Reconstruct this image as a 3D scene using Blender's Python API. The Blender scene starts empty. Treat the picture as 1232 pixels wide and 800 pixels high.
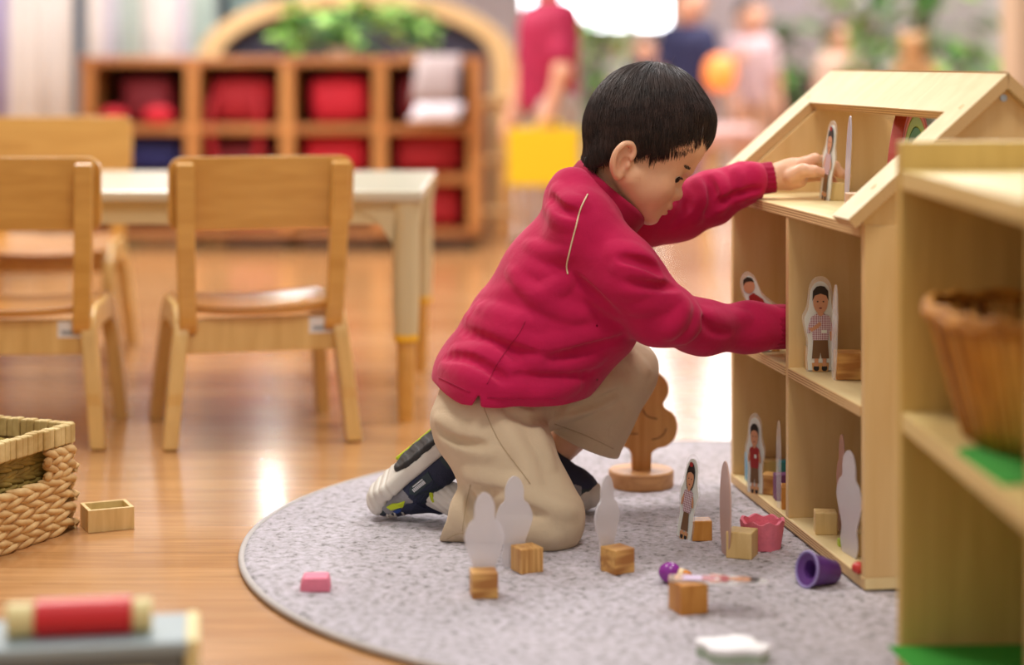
import bpy, bmesh, math, random
import numpy as np
from mathutils import Vector, Matrix, Euler
random.seed(7); RNG = np.random.default_rng(7)
scene = bpy.context.scene
COL = scene.collection

# ------------------------------------------------------------------ camera
CAM_H, FPX, HY = 0.63, 2400.0, 72.0          # eye height, focal length in pixels, horizon row (lens shifted down)
cam_data = bpy.data.cameras.new('camera'); cam = bpy.data.objects.new('camera', cam_data); COL.objects.link(cam)
cam.location = (0, 0, CAM_H); cam.rotation_euler = (math.pi/2, 0, 0)
cam_data.sensor_width = 36.0; cam_data.lens = FPX/1232*36.0
cam_data.shift_y = -(400-HY)/1232.0
cam_data.clip_start = 0.05; cam_data.clip_end = 60
cam_data.dof.use_dof = True; cam_data.dof.focus_distance = 2.60
cam_data.dof.aperture_fstop = (cam_data.lens/1000)/0.040
scene.camera = cam
scene.view_settings.view_transform = 'Standard'; scene.view_settings.look = 'None'
scene.view_settings.gamma = 1.0; scene.view_settings.use_curve_mapping = False
scene.view_settings.exposure = 0.0
scene.cycles.use_denoising = True
scene.cycles.max_bounces = 10; scene.cycles.transparent_max_bounces = 16
scene.cycles.sample_clamp_indirect = 6.0
scene.cycles.caustics_reflective = False; scene.cycles.caustics_refractive = False

def lin(c):
    """sRGB 0..255 triple -> linear rgba"""
    out = []
    for v in c:
        v = v/255.0
        out.append(v/12.92 if v <= 0.04045 else ((v+0.055)/1.055)**2.4)
    return (*out, 1.0)

# ------------------------------------------------------------------ light
world = bpy.data.worlds.new('room_ambience'); scene.world = world; world.use_nodes = True
world.node_tree.nodes['Background'].inputs[0].default_value = (1.0, 0.955, 0.93, 1)
world.node_tree.nodes['Background'].inputs[1].default_value = 0.54
def area(name, loc, target, size, power, col=(1, .95, .88), size_y=None):
    l = bpy.data.lights.new(name, 'AREA'); l.energy = power; l.color = col; l.size = size
    if size_y: l.shape = 'RECTANGLE'; l.size_y = size_y
    o = bpy.data.objects.new(name, l); COL.objects.link(o); o.location = loc
    d = Vector(target) - Vector(loc); o.rotation_euler = d.to_track_quat('-Z', 'Y').to_euler()
    return o
area('ceiling_or_fill_lamp', (1.25, 4.1, 2.8), (0.5, 2.7, 0), 0.4, 43, (1, .97, .97))
area('ceiling_or_fill_lamp', (-0.9, 3.3, 2.8), (0.0, 2.9, 0), 0.5, 36, (1, .95, .88))
area('ceiling_or_fill_lamp', (0.25, 1.3, 2.8), (0.3, 2.4, 0), 0.6, 30, (1, .93, .84))
area('ceiling_or_fill_lamp', (-1.5, 6.4, 2.8), (-1.0, 6.2, 0), 0.9, 80, (1, .93, .86))
area('ceiling_or_fill_lamp', (1.8, 8.5, 2.8), (1.8, 8.4, 0), 1.8, 155, (1, .95, .94))
area('ceiling_or_fill_lamp', (-1.3, 4.6, 2.7), (-1.75, 5.95, .8), .5, 62, (1, .97, .97))  # unseen fill light, added to brighten the lilac-white curtain
area('wall_lamp', (-.985, 8.15, 1.17), (-.2, 2.5, 0), .09, 1.1, (1, 1, .95), .04)
area('wall_lamp', (-.975, 8.15, .995), (-.2, 2.5, 0), .09, 1.1, (1, 1, .95), .03)
area('ceiling_or_fill_lamp', (-1.2, 7.4, 2.9), (-.9, 7.2, 0), 0.8, 45, (1, .96, .94))

# ------------------------------------------------------------------ pixel helpers (photograph frame 1232 x 800)
def U(px, py, Y): return Vector(((px-616)*Y/FPX, Y, CAM_H-(py-HY)*Y/FPX))
def G(px, py):
    Y = CAM_H*FPX/(py-HY); return Vector(((px-616)*Y/FPX, Y, 0))

# ------------------------------------------------------------------ materials
def newmat(name):
    m = bpy.data.materials.new(name); m.use_nodes = True
    nt = m.node_tree; b = nt.nodes['Principled BSDF']
    return m, nt, b
def N(nt, t, **kw):
    n = nt.nodes.new(t)
    for k, v in kw.items():
        if k in n.inputs: n.inputs[k].default_value = v
        else: setattr(n, k, v)
    return n
def ramp(nt, stops):
    r = nt.nodes.new('ShaderNodeValToRGB'); e = r.color_ramp.elements
    while len(e) < len(stops): e.new(0.5)
    for el, (p, c) in zip(e, stops): el.position = p; el.color = c
    return r
def shade(c, k): return tuple(min(1, v*k) for v in c[:3])+(1,)
def plain(name, rgb, rough=0.5, var=0.08, scale=30, bump=0.0, bscale=200, **pr):
    m, nt, b = newmat(name); c = lin(rgb)
    tc = N(nt, 'ShaderNodeTexCoord'); nz = N(nt, 'ShaderNodeTexNoise', Scale=scale, Detail=4.0)
    nt.links.new(tc.outputs['Object'], nz.inputs['Vector'])
    r = ramp(nt, [(0.3, shade(c, 1-var)), (0.7, shade(c, 1+var))])
    nt.links.new(nz.outputs[0], r.inputs[0]); nt.links.new(r.outputs[0], b.inputs['Base Color'])
    b.inputs['Roughness'].default_value = rough
    for k, v in pr.items(): b.inputs[k.replace('_', ' ')].default_value = v
    if bump:
        n2 = N(nt, 'ShaderNodeTexNoise', Scale=bscale, Detail=3.0); nt.links.new(tc.outputs['Object'], n2.inputs['Vector'])
        bp = N(nt, 'ShaderNodeBump', Strength=bump, Distance=0.002)
        nt.links.new(n2.outputs[0], bp.inputs['Height']); nt.links.new(bp.outputs[0], b.inputs['Normal'])
    return m
def wood(name, light, dark, scale=(8, 60, 60), rough=0.42, coat=0.0, contrast=(0.3, 0.7), rings=0.0, spec=0.4):
    """grain stretched along the axis whose scale is smallest"""
    m, nt, b = newmat(name)
    tc = N(nt, 'ShaderNodeTexCoord'); mp = N(nt, 'ShaderNodeMapping'); mp.inputs['Scale'].default_value = scale
    nt.links.new(tc.outputs['Object'], mp.inputs[0])
    nz = N(nt, 'ShaderNodeTexNoise', Scale=1.0, Detail=6.0, Distortion=0.6); nt.links.new(mp.outputs[0], nz.inputs['Vector'])
    r = ramp(nt, [(contrast[0], lin(dark)), (contrast[1], lin(light))]); fac = nz.outputs[0]
    if rings:
        wv = N(nt, 'ShaderNodeTexWave', Scale=0.35, Distortion=5.0, Detail=2.0); nt.links.new(mp.outputs[0], wv.inputs['Vector'])
        mx = N(nt, 'ShaderNodeMix'); mx.data_type = 'FLOAT'; mx.inputs[0].default_value = rings
        nt.links.new(nz.outputs[0], mx.inputs[2]); nt.links.new(wv.outputs['Fac'], mx.inputs[3]); fac = mx.outputs[0]
    nt.links.new(fac, r.inputs[0]); nt.links.new(r.outputs[0], b.inputs['Base Color'])
    b.inputs['Roughness'].default_value = rough; b.inputs['Specular IOR Level'].default_value = spec
    if coat: b.inputs['Coat Weight'].default_value = coat; b.inputs['Coat Roughness'].default_value = 0.15
    return m

# ------------------------------------------------------------------ mesh helpers
class MB:
    """collects shapes and links them as ONE mesh object"""
    def __init__(self): self.bm = bmesh.new()
    def _new(self, geom, M, mi):
        vs = [g for g in geom if isinstance(g, bmesh.types.BMVert)]
        bmesh.ops.transform(self.bm, matrix=M, verts=vs)
        fs = {f for v in vs for f in v.link_faces}
        for f in fs: f.material_index = mi
        return vs
    def box(self, lo, hi, rot=None, mi=0):
        lo, hi = Vector(lo), Vector(hi); r = bmesh.ops.create_cube(self.bm, size=1)
        M = Matrix.Translation((lo+hi)/2) @ (rot.to_4x4() if rot else Matrix()) @ Matrix.Diagonal((*(hi-lo), 1))
        return self._new(r['verts'], M, mi)
    def cyl(self, a, b, r1, r2=None, seg=24, mi=0):
        a, b = Vector(a), Vector(b); d = b-a; r2 = r1 if r2 is None else r2
        r = bmesh.ops.create_cone(self.bm, cap_ends=True, segments=seg, radius1=r1, radius2=r2, depth=d.length)
        M = Matrix.Translation((a+b)/2) @ d.to_track_quat('Z', 'Y').to_matrix().to_4x4()
        return self._new(r['verts'], M, mi)
    def ball(self, c, r, scale=(1, 1, 1), rot=None, seg=20, mi=0):
        q = bmesh.ops.create_uvsphere(self.bm, u_segments=seg, v_segments=max(8, seg*2//3), radius=r)
        M = Matrix.Translation(c) @ (rot.to_4x4() if rot else Matrix()) @ Matrix.Diagonal((*scale, 1))
        return self._new(q['verts'], M, mi)
    def prism(self, pts, t, M=None, mi=0, mi_side=None, origin=0.0):
        """outline pts (x, z) extruded along +y from origin by t"""
        bm = self.bm; n = len(pts)
        a = [bm.verts.new((p[0], origin, p[1])) for p in pts]; b = [bm.verts.new((p[0], origin+t, p[1])) for p in pts]
        fs = [bm.faces.new(a), bm.faces.new(b[::-1])]
        for f in fs: f.material_index = mi
        for i in range(n):
            f = bm.faces.new((a[i], b[i], b[(i+1) % n], a[(i+1) % n])); f.material_index = mi if mi_side is None else mi_side
        if M is not None: bmesh.ops.transform(bm, matrix=M, verts=a+b)
        bmesh.ops.recalc_face_normals(bm, faces=[f for f in {f for v in a+b for f in v.link_faces}])
        return a+b
    def lathe(self, prof, M=None, seg=36, mi=0, rad=None):
        """prof (r, z) turned about z; rad(theta, r, z) may change the point"""
        bm = self.bm; rows = []
        for r, z in prof:
            row = []
            for i in range(seg):
                t = 2*math.pi*i/seg; rr, zz = (r, z) if rad is None else rad(t, r, z)
                row.append(bm.verts.new((rr*math.cos(t), rr*math.sin(t), zz)))
            rows.append(row)
        fs = []
        for j in range(len(rows)-1):
            for i in range(seg):
                fs.append(bm.faces.new((rows[j][i], rows[j][(i+1) % seg], rows[j+1][(i+1) % seg], rows[j+1][i])))
        fs.append(bm.faces.new(rows[0][::-1])); fs.append(bm.faces.new(rows[-1]))
        for f in fs: f.material_index = mi
        if M is not None: bmesh.ops.transform(bm, matrix=M, verts=[v for r in rows for v in r])
        return rows
    def tube(self, pts, rad, seg=8, mi=0, flat=1.0, closed=False, side=None):
        """tube through pts; rad a number or a list; flat squashes it along the side axis"""
        bm = self.bm; P = [Vector(p) for p in pts]; n = len(P)
        R = rad if isinstance(rad, (list, tuple)) else [rad]*n
        up = Vector(side) if side else Vector((0.13, 0.27, 0.95)); rows = []
        for i in range(n):
            t = (P[(i+1) % n]-P[i-1]) if closed else (P[min(i+1, n-1)]-P[max(i-1, 0)])
            t.normalize(); s = up.cross(t)
            if s.length < 1e-4: s = Vector((1, 0, 0)).cross(t)
            s.normalize(); u = t.cross(s)
            if not side: up = u
            rows.append([bm.verts.new(P[i]+s*(R[i]*math.cos(2*math.pi*k/seg))+u*(R[i]*flat*math.sin(2*math.pi*k/seg))) for k in range(seg)])
        for j in range(n if closed else n-1):
            for k in range(seg):
                f = bm.faces.new((rows[j][k], rows[j][(k+1) % seg], rows[(j+1) % n][(k+1) % seg], rows[(j+1) % n][k])); f.material_index = mi
        if not closed:
            f = bm.faces.new(rows[0][::-1]); f.material_index = mi
            f = bm.faces.new(rows[-1]); f.material_index = mi
    def strip(self, pts, w, t, axis=(1, 0, 0), mi=0):
        """bar of rectangular section along pts: w across the path, t along the fixed axis"""
        bm = self.bm; P = [Vector(p) for p in pts]; A = Vector(axis).normalized(); rows = []; n = len(P)
        W = w if isinstance(w, (list, tuple)) else [w]*n
        for i in range(n):
            d = (P[min(i+1, n-1)]-P[max(i-1, 0)]).normalized(); s = A.cross(d).normalized()
            rows.append([bm.verts.new(P[i]+s*(a*W[i]/2)+A*(b*t/2)) for a, b in ((1, 1), (1, -1), (-1, -1), (-1, 1))])
        for j in range(n-1):
            for k in range(4):
                f = bm.faces.new((rows[j][k], rows[j][(k+1) % 4], rows[j+1][(k+1) % 4], rows[j+1][k])); f.material_index = mi
        bm.faces.new(rows[0][::-1]).material_index = mi; bm.faces.new(rows[-1]).material_index = mi
    def build(self, name, mats, parent=None, smooth=False, bevel=0.0, loc=None, rotz=None, seg=2):
        bm = self.bm; bmesh.ops.recalc_face_normals(bm, faces=bm.faces)
        me = bpy.data.meshes.new(name); bm.to_mesh(me); bm.free()
        o = bpy.data.objects.new(name, me); COL.objects.link(o)
        for m in (mats if isinstance(mats, (list, tuple)) else [mats]): me.materials.append(m)
        if smooth:
            for p in me.polygons: p.use_smooth = True
            if smooth != 'all': me.set_sharp_from_angle(angle=math.radians(40))
        if parent: o.parent = parent
        if loc is not None: o.location = loc
        if rotz is not None: o.rotation_euler.z = rotz
        if bevel:
            md = o.modifiers.new('bevel', 'BEVEL'); md.width = bevel; md.segments = seg; md.limit_method = 'ANGLE'; md.angle_limit = math.radians(50)
        return o
def tag(o, label=None, cat=None, group=None, kind=None):
    if label: o['label'] = label
    if cat: o['category'] = cat
    if group: o['group'] = group
    if kind: o['kind'] = kind
    return o
def thing(name, label, cat, loc=(0, 0, 0), rotz=0.0, group=None):
    o = bpy.data.objects.new(name, None); COL.objects.link(o); o.location = loc; o.rotation_euler.z = rotz
    o.empty_display_size = 0.05
    return tag(o, label, cat, group)
def dup(root, loc, rotz, label, group=None):
    r = root.copy(); COL.objects.link(r); r.location = loc; r.rotation_euler.z = rotz; r['label'] = label
    if group: r['group'] = group
    for ch in list(root.children):
        c = ch.copy(); COL.objects.link(c); c.parent = r
        for g in list(ch.children):
            d = g.copy(); COL.objects.link(d); d.parent = c
    return r
def smoothpath(pts, n=6, closed=False):
    """Catmull-Rom through pts"""
    P = [np.array(p, float) for p in pts]; m = len(P); out = []
    rng = range(m) if closed else range(m-1)
    for i in rng:
        p0 = P[(i-1) % m] if closed or i > 0 else P[0]; p1 = P[i]; p2 = P[(i+1) % m]
        p3 = P[(i+2) % m] if closed or i+2 < m else P[-1]
        for k in range(n):
            t = k/n
            out.append(0.5*((2*p1)+(-p0+p2)*t+(2*p0-5*p1+4*p2-p3)*t*t+(-p0+3*p1-3*p2+p3)*t**3))
    if not closed: out.append(P[-1])
    return [tuple(p) for p in out]

# ------------------------------------------------------------------ blended solids meshed on a sparse grid
class Sdf:
    """ordered list of rounded solids, smoothly joined or carved; mesh() turns it into one closed surface"""
    def __init__(self): self.ops = []; self.post = None
    def cone(self, a, b, ra, rb=None, k=0.01, sy=1.0, sub=False, tag=None):
        self.ops.append(('c', np.array(a, float), np.array(b, float), float(ra), float(ra if rb is None else rb), k, sy, sub)); return self
    def chain(self, pts, k=0.01, sy=1.0, sub=False):
        for (a, ra), (b, rb) in zip(pts[:-1], pts[1:]): self.cone(a, b, ra, rb, k, sy, sub)
        return self
    def ell(self, c, r, R=None, k=0.01, sub=False):
        self.ops.append(('e', np.array(c, float), np.array(r, float), np.eye(3) if R is None else np.array(R, float), 0, k, 1, sub)); return self
    def torus(self, c, axis, R, rt, h=0.0, k=0.01, sub=False):
        ax = np.array(axis, float); ax /= np.linalg.norm(ax)
        self.ops.append(('t', np.array(c, float), ax, float(R), float(rt), k, float(h), sub)); return self
    def plane(self, c, n, k=0.002):
        """cuts away the side n points to"""
        n = np.array(n, float); n /= np.linalg.norm(n)
        self.ops.append(('p', np.array(c, float), n, 0, 0, k, 1, True)); return self
    def box(self, c, h, R=None, r=0.003, k=0.01, sub=False):
        self.ops.append(('b', np.array(c, float), np.array(h, float), np.eye(3) if R is None else np.array(R, float), r, k, 1, sub)); return self
    @staticmethod
    def ev(o, P):
        t = o[0]
        if t == 'c':
            a, b, ra, rb, sy = o[1], o[2], o[3], o[4], o[6]
            q = P-a; ba = b-a
            if sy != 1.0: q = q*np.array([1, sy, 1]); ba = ba*np.array([1, sy, 1])
            L = float(ba@ba)
            h = np.clip(q@ba/L, 0, 1) if L > 1e-12 else np.zeros(len(P))
            q = q-h[:, None]*ba
            return np.sqrt((q*q).sum(1))-(ra+h*(rb-ra))
        if t == 'e':
            q = (P-o[1])@o[3]; r = o[2]
            k0 = np.sqrt(((q/r)**2).sum(1)); k1 = np.sqrt(((q/(r*r))**2).sum(1))+1e-9
            return np.maximum(k0*(k0-1)/k1, np.sqrt(((P-o[1])**2).sum(1))-r.max())
        if t == 't':
            q = P-o[1]; z = q@o[2]; rad = np.sqrt(np.maximum((q*q).sum(1)-z*z, 0))
            z = np.maximum(np.abs(z)-o[6], 0)
            return np.sqrt((rad-o[3])**2+z*z)-o[4]
        if t == 'p': return -((P-o[1])@o[2])      # carved as a solid on the n side: solid distance is -(p.n)
        if t == 'b':
            q = np.abs((P-o[1])@o[3])-(o[2]-o[4])
            return np.sqrt((np.maximum(q, 0)**2).sum(1))+np.minimum(q.max(1), 0)-o[4]
    @staticmethod
    def low(o, P):
        if o[0] == 'e': return np.sqrt(((P-o[1])**2).sum(1))-o[2].max()
        return Sdf.ev(o, P)
    def val(self, P, idx=None):
        d = np.full(len(P), 1.0)
        for i in (range(len(self.ops)) if idx is None else idx):
            o = self.ops[i]; e = self.ev(o, P); k = max(o[5], 1e-6)
            if o[7]: e = -e; h = np.maximum(k-np.abs(d-e), 0)/k; d = np.maximum(d, e)+h*h*k*0.25
            else: h = np.maximum(k-np.abs(d-e), 0)/k; d = np.minimum(d, e)-h*h*k*0.25
        if self.post is not None: d = d+self.post(P)
        return d
    def bounds(self):
        lo = np.full(3, 1e9); hi = -lo
        for o in self.ops:
            if o[7]: continue
            if o[0] == 'c':
                r = max(o[3], o[4]); m = np.array([r, r/o[6], r]); lo = np.minimum(lo, np.minimum(o[1], o[2])-m); hi = np.maximum(hi, np.maximum(o[1], o[2])+m)
            else:
                r = o[2].max() if o[0] == 'e' else (o[3]+o[4]+o[6] if o[0] == 't' else np.linalg.norm(o[2]))
                lo = np.minimum(lo, o[1]-r); hi = np.maximum(hi, o[1]+r)
        return lo-0.012, hi+0.012
    def hit(self, px, py, off=0.0):
        """first point of the surface met by the line of sight through a photograph pixel"""
        d = np.array([(px-616)/FPX, 1.0, -(py-HY)/FPX]); dn = d/np.linalg.norm(d); t = 2.0; o = np.array([0, 0, CAM_H])
        for _ in range(160):
            s = float(self.val((o+dn*t)[None])[0])-off
            if s < 2e-4: break
            t += min(s*0.8, 0.05)
            if t > 3.6: return None
        return o+dn*t
    def normal(self, p, e=0.002):
        g = np.array([self.val((p+v)[None])[0]-self.val((p-v)[None])[0] for v in np.eye(3)*e]); return g/(np.linalg.norm(g)+1e-9)
    def mesh(self, h, nb=16):
        lo, hi = self.bounds(); nblk = np.ceil((hi-lo)/(h*nb)).astype(int)
        ii = np.stack(np.meshgrid(*[np.arange(n) for n in nblk], indexing='ij'), -1).reshape(-1, 3)
        cen = lo+(ii+0.5)*h*nb; rad = h*nb*math.sqrt(3)/2+2*h
        L = np.stack([self.low(o, cen) for o in self.ops], 1)
        kk = np.array([o[5] for o in self.ops])
        act = L < (rad+kk+0.004)[None]
        add = np.array([not o[7] for o in self.ops]); keep = np.where((act & add[None]).any(1))[0]
        g = np.stack(np.meshgrid(*[np.arange(nb+1)]*3, indexing='ij'), -1).reshape(-1, 3)
        dims = nblk*nb+2; S = np.array([dims[1]*dims[2], dims[2], 1], dtype=np.int64)
        VID, VP, EQ = [], [], []
        for b in keep:
            P = lo+(ii[b]*nb+g)*h
            d = self.val(P, np.where(act[b])[0])
            if d.min() > 0 or d.max() < 0: continue
            D = d.reshape(nb+1, nb+1, nb+1); base = ii[b]*nb
            s = D < 0
            cnt = sum(s[x:nb+x, y:nb+y, z:nb+z].astype(int) for x in (0, 1) for y in (0, 1) for z in (0, 1))
            cells = np.argwhere((cnt > 0) & (cnt < 8))
            if len(cells):
                acc = np.zeros((len(cells), 3)); n = np.zeros(len(cells))
                for ax in range(3):
                    oth = [a for a in range(3) if a != ax]
                    for u in (0, 1):
                        for v in (0, 1):
                            o0 = np.zeros(3, int); o0[oth[0]] = u; o0[oth[1]] = v; o1 = o0.copy(); o1[ax] = 1
                            c0 = cells+o0; c1 = cells+o1
                            d0 = D[c0[:, 0], c0[:, 1], c0[:, 2]]; d1 = D[c1[:, 0], c1[:, 1], c1[:, 2]]
                            m = (d0 < 0) != (d1 < 0); t = np.where(m, d0/np.where(m, d0-d1, 1), 0)
                            p = np.tile(o0.astype(float), (len(cells), 1)); p[:, ax] += t
                            acc += p*m[:, None]; n += m
                VP.append(lo+(base+cells+acc/n[:, None])*h); VID.append((cells+base)@S)
            for ax in range(3):
                sl0 = [slice(0, nb)]*3; sl1 = [slice(0, nb)]*3; sl1[ax] = slice(1, nb+1)
                a = s[tuple(sl0)]; c = s[tuple(sl1)]; e = np.argwhere(a != c)
                if len(e):
                    fl = a[e[:, 0], e[:, 1], e[:, 2]]
                    EQ.append((ax, e+base, fl))
        ids = np.concatenate(VID); V = np.concatenate(VP); od = np.argsort(ids); ids = ids[od]; V = V[od]
        F = []
        for ax, e, fl in EQ:
            u = np.zeros(3, int); v = np.zeros(3, int); u[(ax+1) % 3] = 1; v[(ax+2) % 3] = 1
            q = np.stack([(e-u-v)@S, (e-v)@S, e@S, (e-u)@S], 1)
            pos = np.clip(np.searchsorted(ids, q), 0, len(ids)-1); ok = (ids[pos] == q).all(1)
            pos = np.where(fl[:, None], pos, pos[:, ::-1]); F.append(pos[ok])
        return V, np.concatenate(F)
def sdf_object(name, V, F, mat, parent=None, origin=(0, 0, 0)):
    me = bpy.data.meshes.new(name); V = V-np.array(origin)
    me.vertices.add(len(V)); me.vertices.foreach_set('co', V.astype(np.float32).ravel())
    me.loops.add(F.size); me.loops.foreach_set('vertex_index', F.astype(np.int32).ravel())
    me.polygons.add(len(F)); me.polygons.foreach_set('loop_start', np.arange(0, F.size, 4, dtype=np.int32))
    me.polygons.foreach_set('loop_total', np.full(len(F), 4, np.int32)); me.polygons.foreach_set('use_smooth', np.ones(len(F), bool))
    me.update(calc_edges=True); me.validate()
    for m in (mat if isinstance(mat, (list, tuple)) else [mat]): me.materials.append(m)
    o = bpy.data.objects.new(name, me); COL.objects.link(o); o.location = origin
    if parent: o.parent = parent
    return o
# ================================================================== the setting
def floor_mat():
    m, nt, b = newmat('varnished_floorboards')
    tc = N(nt, 'ShaderNodeTexCoord'); mp = N(nt, 'ShaderNodeMapping'); mp.inputs['Scale'].default_value = (1, 1, 1)
    nt.links.new(tc.outputs['Object'], mp.inputs[0])
    br = N(nt, 'ShaderNodeTexBrick', Scale=1.0); br.offset = 0.37
    br.inputs['Color1'].default_value = lin((200, 152, 102)); br.inputs['Color2'].default_value = lin((184, 134, 84))
    br.inputs['Mortar'].default_value = lin((160, 110, 62)); br.inputs['Mortar Size'].default_value = 0.0009
    br.inputs['Brick Width'].default_value = 2.1; br.inputs['Row Height'].default_value = 0.075; br.inputs['Bias'].default_value = 0.0
    nt.links.new(mp.outputs[0], br.inputs['Vector'])
    mg = N(nt, 'ShaderNodeMapping'); mg.inputs['Scale'].default_value = (5, 70, 1); nt.links.new(tc.outputs['Object'], mg.inputs[0])
    nz = N(nt, 'ShaderNodeTexNoise', Scale=1.0, Detail=6.0, Distortion=0.8); nt.links.new(mg.outputs[0], nz.inputs['Vector'])
    r = ramp(nt, [(0.28, (0.72, 0.68, 0.62, 1)), (0.7, (1.08, 1.06, 1.04, 1))]); nt.links.new(nz.outputs[0], r.inputs[0])
    mx = N(nt, 'ShaderNodeMix'); mx.data_type = 'RGBA'; mx.blend_type = 'MULTIPLY'; mx.inputs[0].default_value = 1.0
    nt.links.new(br.outputs['Color'], mx.inputs[6]); nt.links.new(r.outputs[0], mx.inputs[7])
    nt.links.new(mx.outputs[2], b.inputs['Base Color'])
    n3 = N(nt, 'ShaderNodeTexNoise', Scale=3.0, Detail=2.0); nt.links.new(tc.outputs['Object'], n3.inputs['Vector'])
    rr = ramp(nt, [(0.3, (0.19,)*3+(1,)), (0.7, (0.27,)*3+(1,))]); nt.links.new(n3.outputs[0], rr.inputs[0]); nt.links.new(rr.outputs[0], b.inputs['Roughness'])
    b.inputs['Coat Weight'].default_value = 0.35; b.inputs['Coat Roughness'].default_value = 0.12
    bp = N(nt, 'ShaderNodeBump', Strength=0.12, Distance=0.001); nt.links.new(nz.outputs[0], bp.inputs['Height']); nt.links.new(bp.outputs[0], b.inputs['Normal'])
    return m
m = MB(); m.box((-5, -0.6, -0.05), (6.5, 15, 0)); tag(m.build('floor', floor_mat()), kind='structure')
wall_m = plain('far_wall_paint', (236, 228, 236), 0.8, 0.05, 2)
blue_m = plain('blue_grey_wall_paint', (96, 112, 128), 0.7, 0.05, 2)
beige_m = plain('beige_wall_paint', (206, 178, 150), 0.7, 0.04, 2)
m = MB(); m.box((-5.1, -0.6, 0), (-5, 15, 3.2)); tag(m.build('wall_left', beige_m), kind='structure')
m = MB(); m.box((-5, 8.3, 0), (-0.35, 8.4, 3.2)); tag(m.build('wall_partition', blue_m), kind='structure')
WX0, WX1, WZ0, WZ1 = 0.05, 1.22, 0.83, 2.9       # window opening in the far wall
m = MB()
m.box((-5, 15, 0), (WX0, 15.1, 3.2)); m.box((WX1, 15, 0), (1.42, 15.1, 3.2)); m.box((2.45, 15, 0), (6.5, 15.1, 3.2))
m.box((1.42, 15, 0), (2.45, 15.1, 1.2)); m.box((1.42, 15, 2.9), (2.45, 15.1, 3.2))
m.box((WX0, 15, 0), (WX1, 15.1, WZ0)); m.box((WX0, 15, WZ1), (WX1, 15.1, 3.2)); tag(m.build('wall_back', wall_m), kind='structure')
m = MB(); m.box((2.55, 7.6, 0), (2.65, 15, 3.2)); tag(m.build('wall_right', plain('pale_wall_paint', (214, 208, 206), 0.8, 0.04, 2)), kind='structure')
m = MB(); m.box((1.52, 6.0, 0), (1.9, 6.2, 3.2)); tag(m.build('wall_pier', beige_m), kind='structure')
fr = plain('white_window_frame', (230, 228, 226), 0.5)
m = MB()
for x0, x1, z0, z1 in ((WX0, WX0+.05, WZ0, WZ1), (WX1-.05, WX1, WZ0, WZ1), (WX0, WX1, WZ0, WZ0+.05), (WX0, WX1, WZ1-.05, WZ1), (WX0, WX1, 1.9, 1.94)):
    m.box((x0, 14.97, z0), (x1, 15.06, z1))
w1 = tag(m.build('window_1', fr), kind='structure')
mm, nt, b = newmat('bright_daylight_pane'); b.inputs['Base Color'].default_value = (0.8, 0.85, 0.9, 1)
b.inputs['Emission Color'].default_value = (0.94, 0.96, 1.0, 1); b.inputs['Emission Strength'].default_value = 8.0
m = MB(); m.box((WX0, 15.02, WZ0), (WX1, 15.04, WZ1)); m.build('window_pane', mm, w1)
m = MB()
for x0, x1, z0, z1 in ((1.42, 1.47, 1.2, 2.9), (2.40, 2.45, 1.2, 2.9), (1.42, 2.45, 1.2, 1.25), (1.42, 2.45, 2.85, 2.9), (1.42, 2.45, 2.0, 2.04)): m.box((x0, 14.97, z0), (x1, 15.06, z1))
w2_ = tag(m.build('window_2', fr), kind='structure')
m = MB(); m.box((1.42, 15.02, 1.2), (2.45, 15.04, 2.9)); m.build('window_pane', mm, w2_)
# ================================================================== rug
RUGC = Vector((0.322, 2.590, 0)); RUGR = 0.672
def rug_mat():
    m, nt, b = newmat('grey_pile')
    tc = N(nt, 'ShaderNodeTexCoord'); n1 = N(nt, 'ShaderNodeTexNoise', Scale=95.0, Detail=5.0, Roughness=0.7); n2 = N(nt, 'ShaderNodeTexNoise', Scale=9.0, Detail=2.0)
    n3 = N(nt, 'ShaderNodeTexVoronoi', Scale=140.0)
    for n in (n1, n2, n3): nt.links.new(tc.outputs['Object'], n.inputs['Vector'])
    r = ramp(nt, [(0.34, lin((104, 98, 98))), (0.44, lin((176, 170, 174))), (0.60, lin((204, 196, 206))), (0.78, lin((222, 215, 224)))]); nt.links.new(n1.outputs[0], r.inputs[0])
    r2 = ramp(nt, [(0.3, (0.9, 0.9, 0.9, 1)), (0.7, (1.0, 1.0, 1.0, 1))]); nt.links.new(n2.outputs[0], r2.inputs[0])
    mx = N(nt, 'ShaderNodeMix'); mx.data_type = 'RGBA'; mx.blend_type = 'MULTIPLY'; mx.inputs[0].default_value = 1
    nt.links.new(r.outputs[0], mx.inputs[6]); nt.links.new(r2.outputs[0], mx.inputs[7]); nt.links.new(mx.outputs[2], b.inputs['Base Color'])
    b.inputs['Roughness'].default_value = 0.95; b.inputs['Sheen Weight'].default_value = 0.3
    bp = N(nt, 'ShaderNodeBump', Strength=0.9, Distance=0.004); nt.links.new(n1.outputs[0], bp.inputs['Height']); nt.links.new(bp.outputs[0], b.inputs['Normal'])
    return m
RUGT = 0.009
rug = thing('round_rug', 'large round grey short-pile rug with a pale bound edge on the wooden floor', 'rug', RUGC)
m = MB(); rows = []
bm = m.bm; nr, ns = 90, 300
c0 = bm.verts.new((0, 0, RUGT)); prev = None
for i in range(1, nr+1):
    r = (RUGR-.008)*i/nr; row = []
    for k in range(ns):
        t = 2*math.pi*k/ns; x, y = r*math.cos(t), r*math.sin(t)
        z = RUGT+0.0012*math.sin(61*x+9*math.sin(23*y))*math.sin(53*y+7*math.sin(31*x))+random.uniform(-.0007, .0007)
        if i == nr: z = RUGT-.002
        row.append(bm.verts.new((x, y, z)))
    for k in range(ns):
        if prev is None: bm.faces.new((c0, row[k], row[(k+1) % ns]))
        else: bm.faces.new((prev[k], row[k], row[(k+1) % ns], prev[(k+1) % ns]))
    prev = row
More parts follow.
